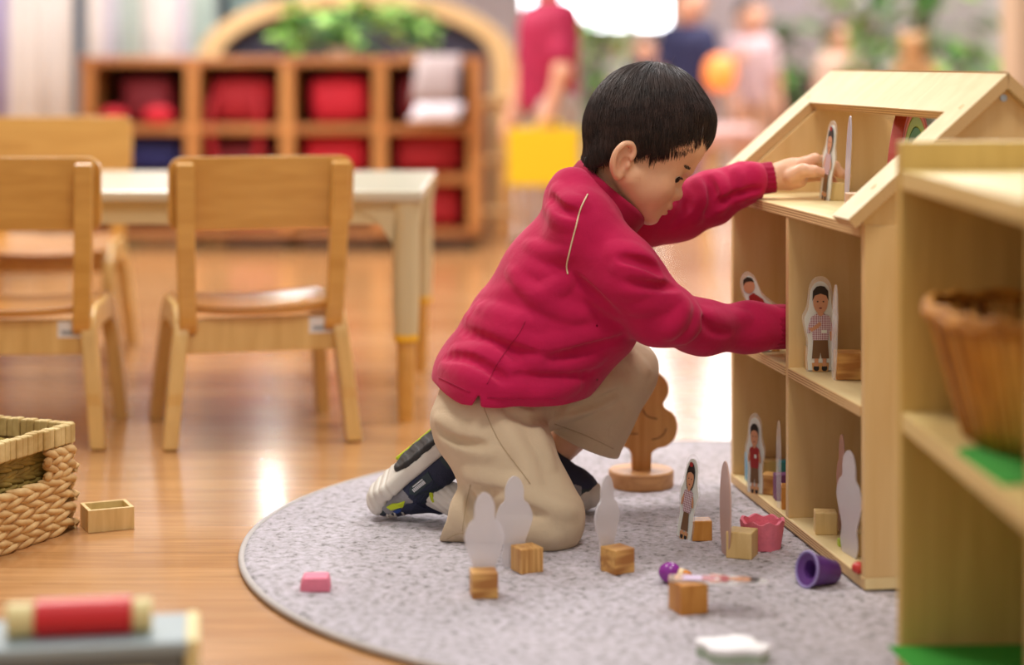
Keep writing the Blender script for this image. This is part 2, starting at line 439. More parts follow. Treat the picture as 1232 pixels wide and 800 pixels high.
low = [bm.verts.new((v.co.x, v.co.y, 0.0)) for v in prev]
for k in range(ns): bm.faces.new((prev[k], low[k], low[(k+1) % ns], prev[(k+1) % ns]))
m.build('pile', rug_mat(), rug, smooth='all')
m = MB(); m.tube([((RUGR-.005)*math.cos(2*math.pi*k/240), (RUGR-.005)*math.sin(2*math.pi*k/240), 0.0046) for k in range(240)], 0.0045, 8, closed=True)
m.build('bound_edge', plain('rug_binding', (184, 178, 174), 0.9, 0.06, 200, 0.3, 400), rug, smooth='all')
def onrug(px, py, z=RUGT):
    """rug-top point seen at a pixel"""
    Y = (CAM_H-z)*FPX/(py-HY); return Vector(((px-616)*Y/FPX, Y, z))

# ================================================================== dollhouse
ply = wood('pale_birch_plywood', (219, 200, 153), (210, 187, 136), (5, 34, 34), 0.45, spec=0.35)
ply_y = wood('birch_plywood_lengthwise', (234, 214, 164), (224, 199, 144), (38, 4, 38), 0.45, spec=0.35)
ply_tan = wood('tan_birch_plywood', (224, 192, 138), (215, 179, 122), (45, 45, 5), 0.45, spec=0.35)
def edge_mat():
    m, nt, b = newmat('plywood_edge_layers')
    tc = N(nt, 'ShaderNodeTexCoord'); wv = N(nt, 'ShaderNodeTexWave', Scale=95.0, Distortion=0.4, Detail=1.0); wv.bands_direction = 'Z'
    nt.links.new(tc.outputs['Object'], wv.inputs['Vector'])
    r = ramp(nt, [(0.3, lin((176, 134, 84))), (0.6, lin((222, 190, 136)))]); nt.links.new(wv.outputs['Fac'], r.inputs[0]); nt.links.new(r.outputs[0], b.inputs['Base Color'])
    b.inputs['Roughness'].default_value = 0.55
    return m
edge = edge_mat()
HB = Vector((0.4114, 2.326, 0)); HA = math.atan2(0.0906, 0.590); HL, HW = 0.600, 0.342
HR = Matrix.Rotation(HA, 3, 'Z')
def H(x, y, z): return HB + HR @ Vector((x, y, z))
house = thing('dollhouse', 'open-fronted pale plywood dollhouse with a cut-out pitched roof, standing on the rug', 'dollhouse', HB, HA)
ATT = 0.436
HZ = RUGT+0.0025
m = MB(); m.box((0, 0, HZ), (HW, HL, HZ+.014)); m.build('base_board', [ply_y], house, bevel=.001)
def edge_strip(name, lo, hi, par):
    mm = MB(); mm.box(lo, hi); return mm.build(name, edge, par)
edge_strip('front_edge', (-.0012, .0005, HZ+.001), (.001, HL-.0005, HZ+.013), house)
T = 0.013
m = MB(); m.box((0, 0, HZ+.014), (HW, T, ATT)); m.build('end_wall', ply_tan, house, bevel=.0008)
m = MB(); m.box((0, HL-T, HZ+.014), (HW, HL, ATT)); m.build('end_wall', ply_tan, house, bevel=.0008)
m = MB(); m.box((0, .308, HZ+.014), (HW, .308+T, ATT-.014)); m.build('divider', ply_tan, house, bevel=.0008)
for y0, y1 in ((T, .308), (.308+T, HL-T)):
    m = MB(); m.box((0.001, y0, .211), (HW-.008, y1, .224)); s = m.build('middle_shelf', ply_y, house)
    edge_strip('front_edge', (-.0008, y0+.001, .2115), (.002, y1-.001, .2235), s)
m = MB(); m.box((0, T, ATT-.014), (HW, HL-T, ATT)); a = m.build('attic_floor', ply_y, house, bevel=.0008)
edge_strip('front_edge', (-.0012, T+.0005, ATT-.0135), (.001, HL-T-.0005, ATT-.0008), a)
m = MB(); m.box((HW-.008, T, HZ+.014), (HW, .308, ATT-.014)); m.box((HW-.008, .308+T, HZ+.014), (HW, HL-T, ATT-.014)); m.build('back_panel', ply_tan, house)
RX, RZ = HW/2, 0.597          # ridge line (underside)
for y0 in (0.003, HL-T-.003):
    m = MB(); zs_ = ATT-.001+(RZ-ATT+.001)*.015/(RX+.015)-.0006; m.prism([(0, ATT), (HW, ATT), (HW, zs_), (RX, RZ-.0006), (0, zs_)], T, origin=y0); g = m.build('gable', ply_tan, house)
    sc_m = plain('zinc_screw_head', (180, 180, 176), 0.3, 0.03, Metallic=0.9)
    if y0 < .1:
        mm = MB(); mm.cyl((RX, y0-.0015, .585), (RX, y0+.003, .585), .0042, seg=16); mm.box((RX-.003, y0-.0019, .5844), (RX+.003, y0-.0012, .5856)); mm.build('screw', sc_m, house)
plug_m = plain('sanded_wood_plug', (196, 172, 118), 0.6)
# roof slopes: slabs with one big opening each
def slope(sgn):
    bm = bmesh.new(); th = .0135
    eave = Vector((RX-sgn*(RX+.015), 0, ATT-.001)); ridge = Vector((RX, 0, RZ))
    d = (ridge-eave); L = d.length; d.normalize(); n = Vector((-sgn*d.z, 0, abs(d.x)))
    y0, y1 = -.012, HL+.055; rk, rail = .062, .060
    def pt(s, y, t): return eave+d*s+n*t+Vector((0, y, 0))
    xs = [(0, y0), (L, y0), (L, y1), (0, y1), (0, y1-rk), (L-rail, y1-rk), (L-rail, y0+rk), (0, y0+rk)]
    lowv = [bm.verts.new(pt(s, y, 0)) for s, y in xs]; upv = [bm.verts.new(pt(s+(0.0135 if s == L else 0), y, th)) for s, y in xs]
    for q in ((0, 1, 6, 7), (1, 2, 5, 6), (2, 3, 4, 5)):
        bm.faces.new([upv[i] for i in q]); bm.faces.new([lowv[i] for i in q][::-1])
    for i in range(8):
        f = bm.faces.new((lowv[i], lowv[(i+1) % 8], upv[(i+1) % 8], upv[i])); f.material_index = 1
    mm = MB(); mm.bm.free(); mm.bm = bm
    o = mm.build('roof_slope', [ply, edge], house)
    for (s, y) in ((L*.22, y0+.03), (L*.80, y0+.03), (L*.22, y1-.03), (L*.80, y1-.03)):
        c = pt(s, y, th-.0006); pm = MB(); pm.cyl(c, c+n*.0010, .0042, seg=14); pm.build('wood_plug', plug_m, house)
    return o
slope(1); slope(-1)

# ================================================================== low shelf at the right, nearest the camera
yel = wood('honey_plywood', (214, 184, 110), (196, 164, 92), (50, 50, 4), 0.45, spec=0.35)
yel_h = wood('honey_plywood_flat', (226, 203, 140), (208, 182, 118), (40, 4, 40), 0.40, spec=0.35)
SF = Vector((0.3905, 2.005, 0)); SA = math.radians(1.8)
shelf = thing('low_shelf', 'low honey-coloured plywood shelf unit with a raised end panel, beside the dollhouse', 'shelf', SF, SA)
SL, SW = 0.46, 0.32           # local: y negative towards the camera
m = MB(); m.box((0, 0, RUGT+.0025), (SW, .018, .548)); m.build('end_panel', yel, shelf, bevel=.002)
m = MB(); m.box((0, -SL, .001), (SW, -SL+.018, .548)); m.build('end_panel', yel, shelf, bevel=.002)
for nm, z in (('base_board', .022), ('middle_board', .257), ('top_board', .500)):
    m = MB(); m.box((.001, -SL+.018, z), (SW-.008, 0, z+.019)); m.build(nm, yel_h, shelf, bevel=.0015)
m = MB(); m.box((SW-.008, -SL+.018, .022), (SW, 0, .519)); m.build('back_panel', yel, shelf)
m = MB(); m.box((.02, -SL+.018, RUGT+.0025), (.034, 0, .022)); m.build('plinth', yel, shelf)
# woven basket on the middle board
wk = wood('brown_willow', (212, 150, 54), (150, 90, 26), (60, 60, 6), 0.6)
bas = thing('willow_basket', 'tapered brown willow basket on the middle board of the honey-coloured shelf', 'basket', SF+Vector((.121, -.160, .2765)), SA)
def ring(z, hx, hy, n=64, p=3.2):
    out = []
    for k in range(n):
        t = 2*math.pi*k/n; c, s = math.cos(t), math.sin(t)
        out.append((hx*math.copysign(abs(c)**(2/p), c), hy*math.copysign(abs(s)**(2/p), s), z))
    return out
m = MB()
for k in range(120):
    i = 2*math.pi*k/120
    def at(z, f): 
        r = ring(z, .085+.032*f, .085+.032*f, 120); return r[k]
    pts = [at(.002+.116*f, f) for f in (0, .2, .4, .6, .8, 1)]
    m.tube(pts, .0026+.0012*random.random(), 6, mi=random.choice((0, 0, 1, 1, 2)))
m.build('upright_rods', [wk, plain('straw_rod', (220, 168, 84), .6, .1), plain('dark_rod', (120, 68, 24), .6, .1)], bas, smooth='all')
m = MB()
for z, f in ((.004, 0), (.03, .25), (.06, .5), (.09, .75)): m.tube(ring(z, .085+.032*f-.003, .085+.032*f-.003), .0035, 6, closed=True)
m.build('weavers', wk, bas, smooth='all')
m = MB()
for dz, dr in ((0, .001), (.006, -.001)): m.tube([(x, y, z+.0025*math.sin(k*1.6+dr*900)) for k, (x, y, z) in enumerate(ring(.116+dz, .118+dr, .118+dr))], .0055, 8, closed=True)
m.build('rim', wk, bas, smooth='all')
m = MB(); m.prism([(x, y) for x, y, z in ring(0, .083, .083)], .004, Matrix(((1, 0, 0, 0), (0, 0, 1, 0), (0, 1, 0, 0), (0, 0, 0, 1)))); m.build('bottom', wk, bas)
grn = plain('green_paper', (46, 150, 42), 0.75, 0.06, 40)
def paper(name, lab, pts, z, curl=0.0):
    mm = MB(); bm = mm.bm; n = len(pts)
    mm.prism(pts, .0014, Matrix(((1, 0, 0, 0), (0, 0, 1, 0), (0, 1, 0, z), (0, 0, 0, 1))))
    o = mm.build(name, grn, loc=SF, rotz=SA); return tag(o, lab, 'paper', 'green paper liners')
paper('green_paper_sheet', 'bright green paper sheet lining the lowest board of the honey-coloured shelf', [(-.014, -.004), (.29, -.002), (.29, -.40), (-.004, -.41), (.004, -.20)], .0412)
paper('green_paper_sheet', 'green paper cut-out beside the willow basket on the shelf', [(.003, -.21), (.012, -.192), (.03, -.186), (.05, -.20), (.058, -.26), (.05, -.34), (.006, -.35)], .2762)
# ================================================================== toys on the rug and in the dollhouse
pine = wood('pine_block', (222, 176, 108), (176, 118, 56), (160, 160, 18), 0.5, contrast=(.3, .7), rings=.15)
pine2 = wood('striped_pine_block', (218, 168, 96), (172, 114, 56), (14, 110, 150), 0.5, contrast=(.35, .65), rings=.25)
pale = wood('pale_beech_block', (226, 196, 136), (206, 172, 110), (90, 90, 12), 0.5)
amber = wood('amber_block', (206, 146, 68), (178, 112, 40), (70, 70, 14), 0.45)
def clear_mat(name, white, rough=0.08, tint=(1, 1, 1, 1)):
    """laminated sheet: part clear, part milky"""
    m, nt, b = newmat(name)
    b.inputs['Base Color'].default_value = tint; b.inputs['Roughness'].default_value = rough; b.inputs['Specular IOR Level'].default_value = 0.5
    tr = N(nt, 'ShaderNodeBsdfTransparent'); mx = N(nt, 'ShaderNodeMixShader'); out = nt.nodes['Material Output']
    mx.inputs[0].default_value = white
    nt.links.new(tr.outputs[0], mx.inputs[1]); nt.links.new(b.outputs[0], mx.inputs[2]); nt.links.new(mx.outputs[0], out.inputs['Surface'])
    return m
clear_m = clear_mat('clear_laminate', 0.16)
milky_m = clear_mat('milky_laminate_back', 0.62, 0.25, lin((226, 222, 226)))
white_p = plain('white_card', (232, 230, 226), 0.6, 0.02)
PR = {k: plain('print_'+k, c, 0.35, 0.02) for k, c in dict(skin=(206, 148, 112), hair=(38, 28, 26), brown=(116, 84, 56), red=(158, 40, 40), plaid=(196, 160, 166),
      dark=(28, 28, 32), pinkstripe=(206, 160, 172), border=(222, 224, 214), grass=(170, 196, 120), floor=(200, 148, 92), lilac=(188, 160, 190), badge=(230, 236, 226), wine=(128, 44, 52)).items()}
def plaid_mat():
    m, nt, b = newmat('print_checked_shirt'); tc = N(nt, 'ShaderNodeTexCoord')
    w1 = N(nt, 'ShaderNodeTexWave', Scale=130.0); w1.bands_direction = 'X'; w2 = N(nt, 'ShaderNodeTexWave', Scale=110.0); w2.bands_direction = 'Z'
    mx = N(nt, 'ShaderNodeMix'); mx.data_type = 'FLOAT'; mx.inputs[0].default_value = .4
    for w in (w1, w2): nt.links.new(tc.outputs['Object'], w.inputs['Vector'])
    nt.links.new(w1.outputs['Fac'], mx.inputs[2]); nt.links.new(w2.outputs['Fac'], mx.inputs[3])
    r = ramp(nt, [(.3, lin((150, 84, 98))), (.65, lin((222, 208, 212)))]); nt.links.new(mx.outputs[0], r.inputs[0]); nt.links.new(r.outputs[0], b.inputs['Base Color'])
    b.inputs['Roughness'].default_value = .35; return m
PR['plaid'] = plaid_mat()
PEG = [(-.10, 0), (-.13, .12), (-.11, .26), (-.16, .42), (-.19, .55), (-.15, .68), (-.10, .74), (-.095, .86), (-.06, .96), (0, 1.0),
       (.06, .96), (.095, .86), (.10, .74), (.15, .68), (.19, .55), (.16, .42), (.11, .26), (.13, .12), (.10, 0)]
LENS = [(-.07, 0), (-.11, .2), (-.13, .45), (-.12, .7), (-.08, .9), (0, 1.0), (.08, .9), (.12, .7), (.13, .45), (.11, .2), (.07, 0)]
BOY = [(-.165, 0), (-.175, .14), (-.165, .32), (-.20, .48), (-.215, .58), (-.165, .68), (-.145, .80), (-.125, .91), (-.07, .98), (0, 1.0), (.07, .98), (.125, .91), (.145, .80), (.165, .68), (.215, .58), (.20, .48), (.165, .32), (.175, .14), (.165, 0)]
def outline(pts, w, h): return [(x*w, z*h) for x, z in smoothpath(pts, 4)]
def ellp(cx, cz, rx, rz, n=18, a=0): 
    return [(cx+rx*math.cos(2*math.pi*k/n)*math.cos(a)-rz*math.sin(2*math.pi*k/n)*math.sin(a), cz+rx*math.cos(2*math.pi*k/n)*math.sin(a)+rz*math.sin(2*math.pi*k/n)*math.cos(a)) for k in range(n)]
PRK = list(PR)
def pmi(k): return PRK.index(k)
PMATS = [PR[k] for k in PRK]
def child_print(parent, h, shirt, lower, w=1.0, kind='boy', top=0.0, lean=0.0, face=-1):
    """a tiny printed figure lying on the card's face (local y just in front of the card)"""
    mm = MB(); yy = -.0004 if face < 0 else .0024
    lay = [0]
    def P(pts, k):
        lay[0] += 1; o = yy+face*.00005*lay[0]
        mm.prism([((x*(1.20 if max(q[1] for q in pts) < .68 else 1.38)+lean*z)*h*w, (z if z < .665 else .665+(z-.665)*1.5)*h) for x, z in pts], .00004, mi=pmi(k), origin=o)
    if kind != 'arms': 
        P([(-.085, .0), (.085, .0), (.095, .10), (-.095, .10)], 'floor')
    for s in (-1, 1):
        P(ellp(s*.045, .04, .032, .035), 'dark')                        # shoe
        P([(s*.045-.02, .06), (s*.045+.02, .06), (s*.045+.022, .16), (s*.045-.022, .16)], 'skin' if kind != 'boy' else 'skin')
    if kind == 'girl': P([(-.085, .12), (.085, .12), (.06, .36), (-.06, .36)], lower)
    else:
        P([(-.095, .15), (-.012, .15), (0, .22), (.012, .15), (.095, .15), (.08, .38), (-.08, .38)], lower)
    P([(-.085, .36), (.085, .36), (.095, .45), (.125, .55), (.10, .63), (.03, .665), (-.03, .665), (-.10, .63), (-.125, .55), (-.095, .45)], shirt)
    for s in (-1, 1):
        P([(s*.10, .60), (s*.14, .52), (s*.145, .44), (s*.11, .44), (s*.09, .54)], shirt if kind == 'boy' else 'skin')
    if kind == 'boy':
        P([(-.14, .50), (-.10, .455), (-.02, .50), (-.01, .53), (-.04, .545), (-.10, .50)], 'skin'); P(ellp(-.012, .54, .022, .026), 'skin')
        P([(.10, .46), (.145, .46), (.13, .35), (.11, .35)], 'skin'); P([(.01, .44), (.07, .44), (.07, .475), (.01, .475)], 'badge')
    if kind == 'girl': P(ellp(0, .77, .085, .125), 'hair')
    P(ellp(0, .665, .03, .03), 'skin'); P(ellp(0, .755, .072, .092), 'skin')
    P([(-.078, .76), (-.074, .835), (-.04, .868), (0, .875), (.04, .868), (.074, .835), (.078, .76), (.055, .80), (0, .815), (-.055, .80)], 'hair')
    for s in (-1, 1): P(ellp(s*.028, .755, .010, .006, 8), 'hair')
    P(ellp(0, .705, .016, .006, 8), 'wine')
    if kind == 'girl': P(ellp(-.01, .878, .04, .022, 10), 'red')
    if kind == 'badge': P([(.0, .50), (.05, .50), (.05, .55), (.0, .55)], 'badge')
    return mm.build('photo_print', PMATS, parent)
def photo_figure(lab, loc, rotz, h=.112, w=.112, out=PEG, back=False, border=True, block=(.030, pine, (0, .019, 0), 0.0), printer=None, tilt=0.0, roll=0.0, mat=None, group='photo figures on blocks', z0=0.0):
    """laminated cut-out photo standing against a small wooden block; local -y is the printed face"""
    t = thing('photo_figure', lab, 'toy figure', loc, rotz, group)
    pts = outline(out, w, h)
    mm = MB(); mm.prism(pts, .0020); c = mm.build('laminated_card', mat or (milky_m if back else clear_m), t, bevel=.0004, loc=(0, 0, z0)); c.rotation_euler.x = tilt; c.rotation_euler.y = roll
    if not back and border:
        mm = MB(); pin = [(x*.86, z*.93+h*.015) for x, z in pts]; mm.prism(pin, .0006, origin=.0006); mm.build('white_border', PR['border'], c)
    if printer: printer(c)
    if block:
        s, mat_b, off, r = block
        mm = MB(); mm.box((-s/2, -s/2, 0), (s/2, s/2, s)); mm.build('wooden_block', mat_b, t, bevel=.0012, loc=off, rotz=r)
    return t
R = math.radians
# ---- the three seen from behind at the front of the rug (local -y face turned away, block towards the camera)
def back_figure(px, py, lab, rz, bmat, side, h=.116, brot=0.2):
    p = onrug(px, py); return photo_figure(lab, p, rz, h=h, w=.125, back=True, block=(.030, bmat, (side, -.018, 0), brot))
PEG2 = [(-.12, 0), (-.135, .2), (-.12, .35), (-.15, .5), (-.165, .6), (-.12, .70), (-.10, .80), (-.09, .9), (-.05, .97), (0, 1), (.05, .97), (.09, .9), (.10, .80), (.12, .70), (.165, .6), (.15, .5), (.12, .35), (.135, .2), (.12, 0)]
back_figure(583, 712, 'white-backed photo cut-out, frontmost and leftmost of the three before the kneeling child', R(4), pine2, -.002, brot=R(4))
back_figure(619, 683, 'white-backed photo cut-out standing just behind and right of the frontmost one', R(18), pine, .010, brot=R(8), h=.112)
back_figure(731, 684, 'white-backed photo cut-out standing alone on the rug before the child\'s knee', R(48), pine2, -.003, brot=R(-14), h=.114)
# ---- girl cut-out at the rug centre
p = onrug(822, 649)
photo_figure('photo cut-out of a dark-haired girl in a checked blouse, standing on the rug', p, R(-52), h=.112, w=.088, out=BOY, block=(.026, amber, (.012, .020, 0), R(54)), tilt=R(-4), roll=R(6),
             printer=lambda c: child_print(c, .100, 'plaid', 'brown', kind='girl', w=.66))
p = onrug(872, 668)
photo_figure('photo cut-out seen almost edge-on beside the pink crown pot', p, R(-79), h=.118, w=.17, out=LENS, back=True, mat=clear_mat('flesh_tinted_laminate', .75, .3, lin((214, 176, 160))), block=(.033, pale, (.008, .020, 0), R(58)))
# ---- cut-out lying across its block
t = thing('photo_figure', 'photo cut-out lying flat across its amber block at the front of the rug', 'toy figure', onrug(828, 735), R(-8), 'photo figures on blocks')
mm = MB(); mm.box((-.017, -.017, 0), (.017, .017, .034)); mm.build('wooden_block', amber, t, bevel=.0012, rotz=R(28))
mm = MB(); mm.prism(outline(PEG, .12, .112), .0022); c = mm.build('laminated_card', clear_mat('clear_sheet', .3), t, bevel=.0004, loc=(-.022, .006, .0358))
c.rotation_euler = (0, R(92), R(-6)); c.rotation_mode = 'XYZ'
c.rotation_euler = Matrix(((0, 0, 1), (-1, 0, 0), (0, -1, 0))).to_euler()   # card height runs along +x, face up
child_print(c, .104, 'red', 'lilac', kind='badge')
# ---- pink crown pot
pk = plain('pink_felt', (232, 124, 144), 0.85, 0.08, 120, 0.4, 300)
p = onrug(917, 659)
def wav(th, r, z): return (r, z + (.0019*math.sin(th*8) if z > .02 else (.0012*abs(math.sin(th*5)) if z < .002 else 0)))
m = MB(); m.lathe([(.0235, 0), (.0262, .018), (.0285, .036), (.0245, .0358), (.0222, .018), (.0205, .008), (.001, .008)], rad=wav, seg=60)
tag(m.build('crown_pot', pk, smooth=True, loc=p), 'pink scallop-rimmed toy pot standing on the rug at the dollhouse foot', 'toy pot')
# ---- purple cup on its side
pu = plain('purple_plastic', (92, 52, 124), 0.4, 0.05); pu2 = plain('lilac_rim', (150, 136, 190), 0.45, 0.04)
p = onrug(984, 704)
cup = thing('purple_cup', 'purple flared toy cup tipped over against the dollhouse base', 'toy cup', p, R(-62))
Mx = Matrix.Translation((0, 0, .0173)) @ Matrix.Rotation(R(78), 4, 'X')
m = MB(); m.lathe([(.001, -.026), (.012, -.026), (.0135, -.024), (.0165, -.006), (.0172, -.004), (.0172, 0), (.021, .016), (.0195, .016), (.011, .012), (.0095, -.005), (.001, -.006)], M=Mx, seg=40)
m.build('cup_body', pu, cup, smooth=True)
m = MB(); m.tube([tuple(Mx @ Vector((.0205*math.cos(a), .0205*math.sin(a), .016))) for a in [2*math.pi*k/48 for k in range(48)]], .0016, 8, closed=True); m.build('rim', pu2, cup, smooth='all')
# ---- purple peg doll
p = onrug(806, 701)
peg = thing('peg_toy', 'shiny purple wooden egg with a cream collar and amber tip lying on the rug', 'toy', p, R(-14))
m = MB(); m.ball((0, 0, .0122), .0122, (1.12, 1, 1), seg=28); m.build('egg', plain('purple_lacquer', (140, 48, 150), 0.22, 0.03), peg, smooth='all')
m = MB(); m.cyl((.0095, 0, .0095), (.0165, -.001, .0085), .0092, .0090, 28); m.build('collar', plain('cream_wood', (232, 206, 160), 0.4), peg, smooth=True)
m = MB(); m.ball((.0185, -.001, .0085), .0082, (1.1, 1, 1), seg=20); m.build('tip', plain('amber_lacquer', (206, 126, 30), 0.22), peg, smooth='all')
# ---- pink piece
p = onrug(379, 713)
m = MB(); m.prism([(-.0175, 0), (.0175, 0), (.0172, .009), (.0150, .0165), (-.0135, .0165), (-.0172, .009)], .030)
tag(m.build('pink_piece', plain('pink_foam', (230, 128, 150), 0.8, 0.06, 90, .3, 300), bevel=.0015, loc=p, rotz=R(3)), 'small pink foam block lying alone on the left of the rug', 'toy block')
# ---- white cloud
p = onrug(882, 797)
cl = thing('cloud_cutout', 'thick white cloud-shaped cut-out lying at the front edge of the rug', 'toy shape', p, R(-4))
shape = [(.036, .002), (.038, .014), (.026, .020), (.022, .036), (.006, .046), (-.008, .038), (-.020, .034), (-.034, .030), (-.038, .020), (-.028, .010), (-.024, -.006), (-.008, -.012), (.014, -.008), (.028, -.010)]
FL = Matrix(((1, 0, 0, 0), (0, 0, 1, 0), (0, 1, 0, 0), (0, 0, 0, 1)))
m = MB(); m.prism([(x*.98, y*.98) for x, y in smoothpath(shape, 4, True)], .010, FL); m.build('sage_layer', plain('sage_felt', (168, 182, 160), 0.85, .05, 60), cl)
m = MB(); m.prism(smoothpath(shape, 4, True), .006, FL, origin=.0101); m.build('white_layer', plain('white_felt', (250, 248, 250), 0.8, 0.01), cl, bevel=.001)
# ---- wooden tree
tw = wood('larch_wood', (204, 154, 92), (178, 122, 62), (60, 60, 5), 0.42, contrast=(.3, .7), rings=.12)
twb = wood('larch_base', (208, 156, 100), (176, 122, 70), (6, 60, 60), 0.45)
tp = onrug(772, 586); tp.y += .012
tree = thing('wooden_tree', 'flat wooden toy tree on a round wooden base, behind the child\'s raised knee', 'toy tree', tp, R(6))
m = MB(); m.lathe([(.001, 0), (.0465, 0), (.0475, .002), (.0475, .022), (.0455, .024), (.001, .024)], seg=64); m.build('base', twb, tree, smooth=True)
crown = [(-.0135, .022), (.0135, .022), (.015, .048), (.024, .055), (.038, .058), (.050, .070), (.054, .088), (.049, .106), (.036, .116), (.033, .124), (.040, .138), (.039, .155), (.028, .169), (.012, .175), (-.004, .176),
         (-.022, .172), (-.034, .160), (-.040, .145), (-.037, .128), (-.048, .116), (-.056, .098), (-.052, .076), (-.038, .062), (-.022, .056), (-.015, .046)]
m = MB(); crown = [(x*.97, .05+(z-.05)*.95 if z > .05 else z) for x, z in crown]
m.prism(smoothpath(crown[2:], 4)+[(-.0135, .023), (.0135, .023)], .016, origin=-.008); m.build('cut_out_crown', tw, tree, bevel=.0015)
br = plain('burnt_line', (70, 40, 24), 0.7)
m = MB()
for pts in ([(.001, .112), (.008, .102), (.022, .098)], [(.014, .068), (.024, .070), (.032, .076), (.036, .084)], [(-.030, .080), (-.016, .077), (-.006, .077)]): m.tube([(x, -.0081, z) for x, z in smoothpath(pts, 5)], .0007, 6)
m.build('burnt_branches', br, tree)

# ---- inside the dollhouse: lower far room
B0 = HZ+.014
def inh(px, py, z):
    """point at height z seen at a pixel"""
    Y = (CAM_H-z)*FPX/(py-HY); return Vector(((px-616)*Y/FPX, Y, z))
photo_figure('red-topped girl photo cut-out standing in the dollhouse\'s lower far room', inh(908, 594, B0), R(-40), h=.112, w=.080, out=BOY, block=(.027, pine2, (.016, .018, 0), R(10)), printer=lambda c: child_print(c, .100, 'red', 'brown', kind='badge', w=.62), group='photo figures in the dollhouse')
def block(lab, px, py, z, size, rgb=None, mat=None, rz=0.0, grp='toy blocks in the dollhouse'):
    mm = MB(); mm.box((-size[0]/2, 0, 0), (size[0]/2, size[1], size[2]))
    o = mm.build('toy_block', mat or plain('painted_block', rgb, 0.45, .04), bevel=.0012, loc=inh(px, py, z), rotz=rz)
    return tag(o, lab, 'block', grp)
block('light blue block standing behind the red-topped girl cut-out', 904, 580, B0, (.012, .02, .040), (74, 150, 184), rz=R(4))
block('long pale wooden block lying at the back of the lower far room', 932, 574, B0, (.050, .020, .024), mat=pale, rz=R(4))
block('teal block at the back of the lower far room next to the divider', 948, 577, B0, (.022, .018, .026), (44, 134, 148), rz=R(4))
block('purple block standing near the divider in the lower far room', 943, 603, B0, (.022, .020, .036), (116, 66, 112), rz=R(4))
photo_figure('edge-on clear photo cut-out with an amber block, by the divider in the lower far room', inh(936, 611, B0), R(-84), h=.118, w=.09, out=LENS, border=False, block=(.030, amber, (0, .020, 0), R(78)), group='photo figures in the dollhouse')
# lower near room
photo_figure('pale round-headed photo cut-out seen nearly edge-on, in the dollhouse\'s lower near room', inh(1021, 668, B0), R(-76), h=.128, w=.20, back=True, block=(.028, pale, (.0, .024, 0), R(76)), group='photo figures in the dollhouse')
photo_figure('thin pinkish photo cut-out behind the pale round-headed one, lower near room', inh(1012, 640, B0), R(-80), h=.125, w=.10, back=True, mat=clear_mat('rosy_laminate', .5, .3, lin((226, 180, 172))), block=(.028, pale, (0, -.021, 0), R(76)), group='photo figures in the dollhouse')
block('tiny lime green piece by the pale cut-outs in the lower near room', 1014, 658, B0, (.010, .008, .010), (176, 200, 60), rz=R(8))
m = MB(); m.ball((0, 0, .007), .007, (1.2, 1, 1)); tag(m.build('red_bead', plain('red_bead', (204, 60, 54), .35), smooth='all', loc=inh(1033, 690, B0)), 'small red bead half hidden behind the near end wall', 'bead')
# middle near room
M0 = .2245
photo_figure('photo cut-out of a boy in checked shirt and brown shorts, dollhouse middle shelf', inh(987, 447, M0), R(2), h=.124, w=.112, out=BOY, block=(.030, pale, (.0, .020, 0), 0.0), printer=lambda c: child_print(c, .114, 'plaid', 'brown', kind='boy', w=.86), group='photo figures in the dollhouse')
photo_figure('edge-on clear photo cut-out beside a striped wooden block on the middle shelf', inh(1002, 456, M0), R(-86), h=.122, w=.10, out=LENS, roll=R(6), border=False, mat=clear_mat('faintly_milky_laminate', .3), block=(.034, pine2, (-.006, .022, 0), R(84)), group='photo figures in the dollhouse')  # sheet a little milkier than the clear laminate
# middle far room
LEAN = [(-.13, 0), (-.14, .2), (-.13, .4), (-.14, .55), (-.22, .7), (-.26, .86), (-.22, .98), (-.15, 1.0), (-.07, .92), (.0, .76), (.10, .66), (.24, .56), (.28, .48), (.24, .40), (.14, .40), (.13, .2), (.13, 0)]
def lean_print(c):
    mm = MB(); k = [0]
    def P(pts, key): k[0] += 1; mm.prism([(x*.112, z*.112) for x, z in pts], .00004, mi=pmi(key), origin=-.0004-.00005*k[0])
    P([(-.10, .02), (.09, .02), (.08, .30), (-.08, .30)], 'brown'); P([(-.10, .28), (.10, .28), (.10, .50), (.02, .66), (-.10, .74), (-.16, .70), (-.13, .45)], 'red')
    P([(.04, .62), (.10, .58), (.20, .50), (.25, .47), (.24, .44), (.14, .47), (.06, .52)], 'skin'); P(ellp(-.155, .82, .072, .085), 'skin')
    P([(-.23, .82), (-.23, .90), (-.18, .94), (-.12, .92), (-.09, .87), (-.14, .88), (-.20, .87)], 'hair'); P([(-.02, .52), (.04, .52), (.04, .60), (-.02, .60)], 'badge')
    mm.build('photo_print', PMATS, c)
photo_figure('photo cut-out of a leaning boy in red, half behind the kneeling child\'s sleeve', inh(916, 424, M0), R(6), h=.112, w=.115, out=LEAN, block=(.028, pine, (.012, .018, 0), R(6)), printer=lean_print, group='photo figures in the dollhouse')
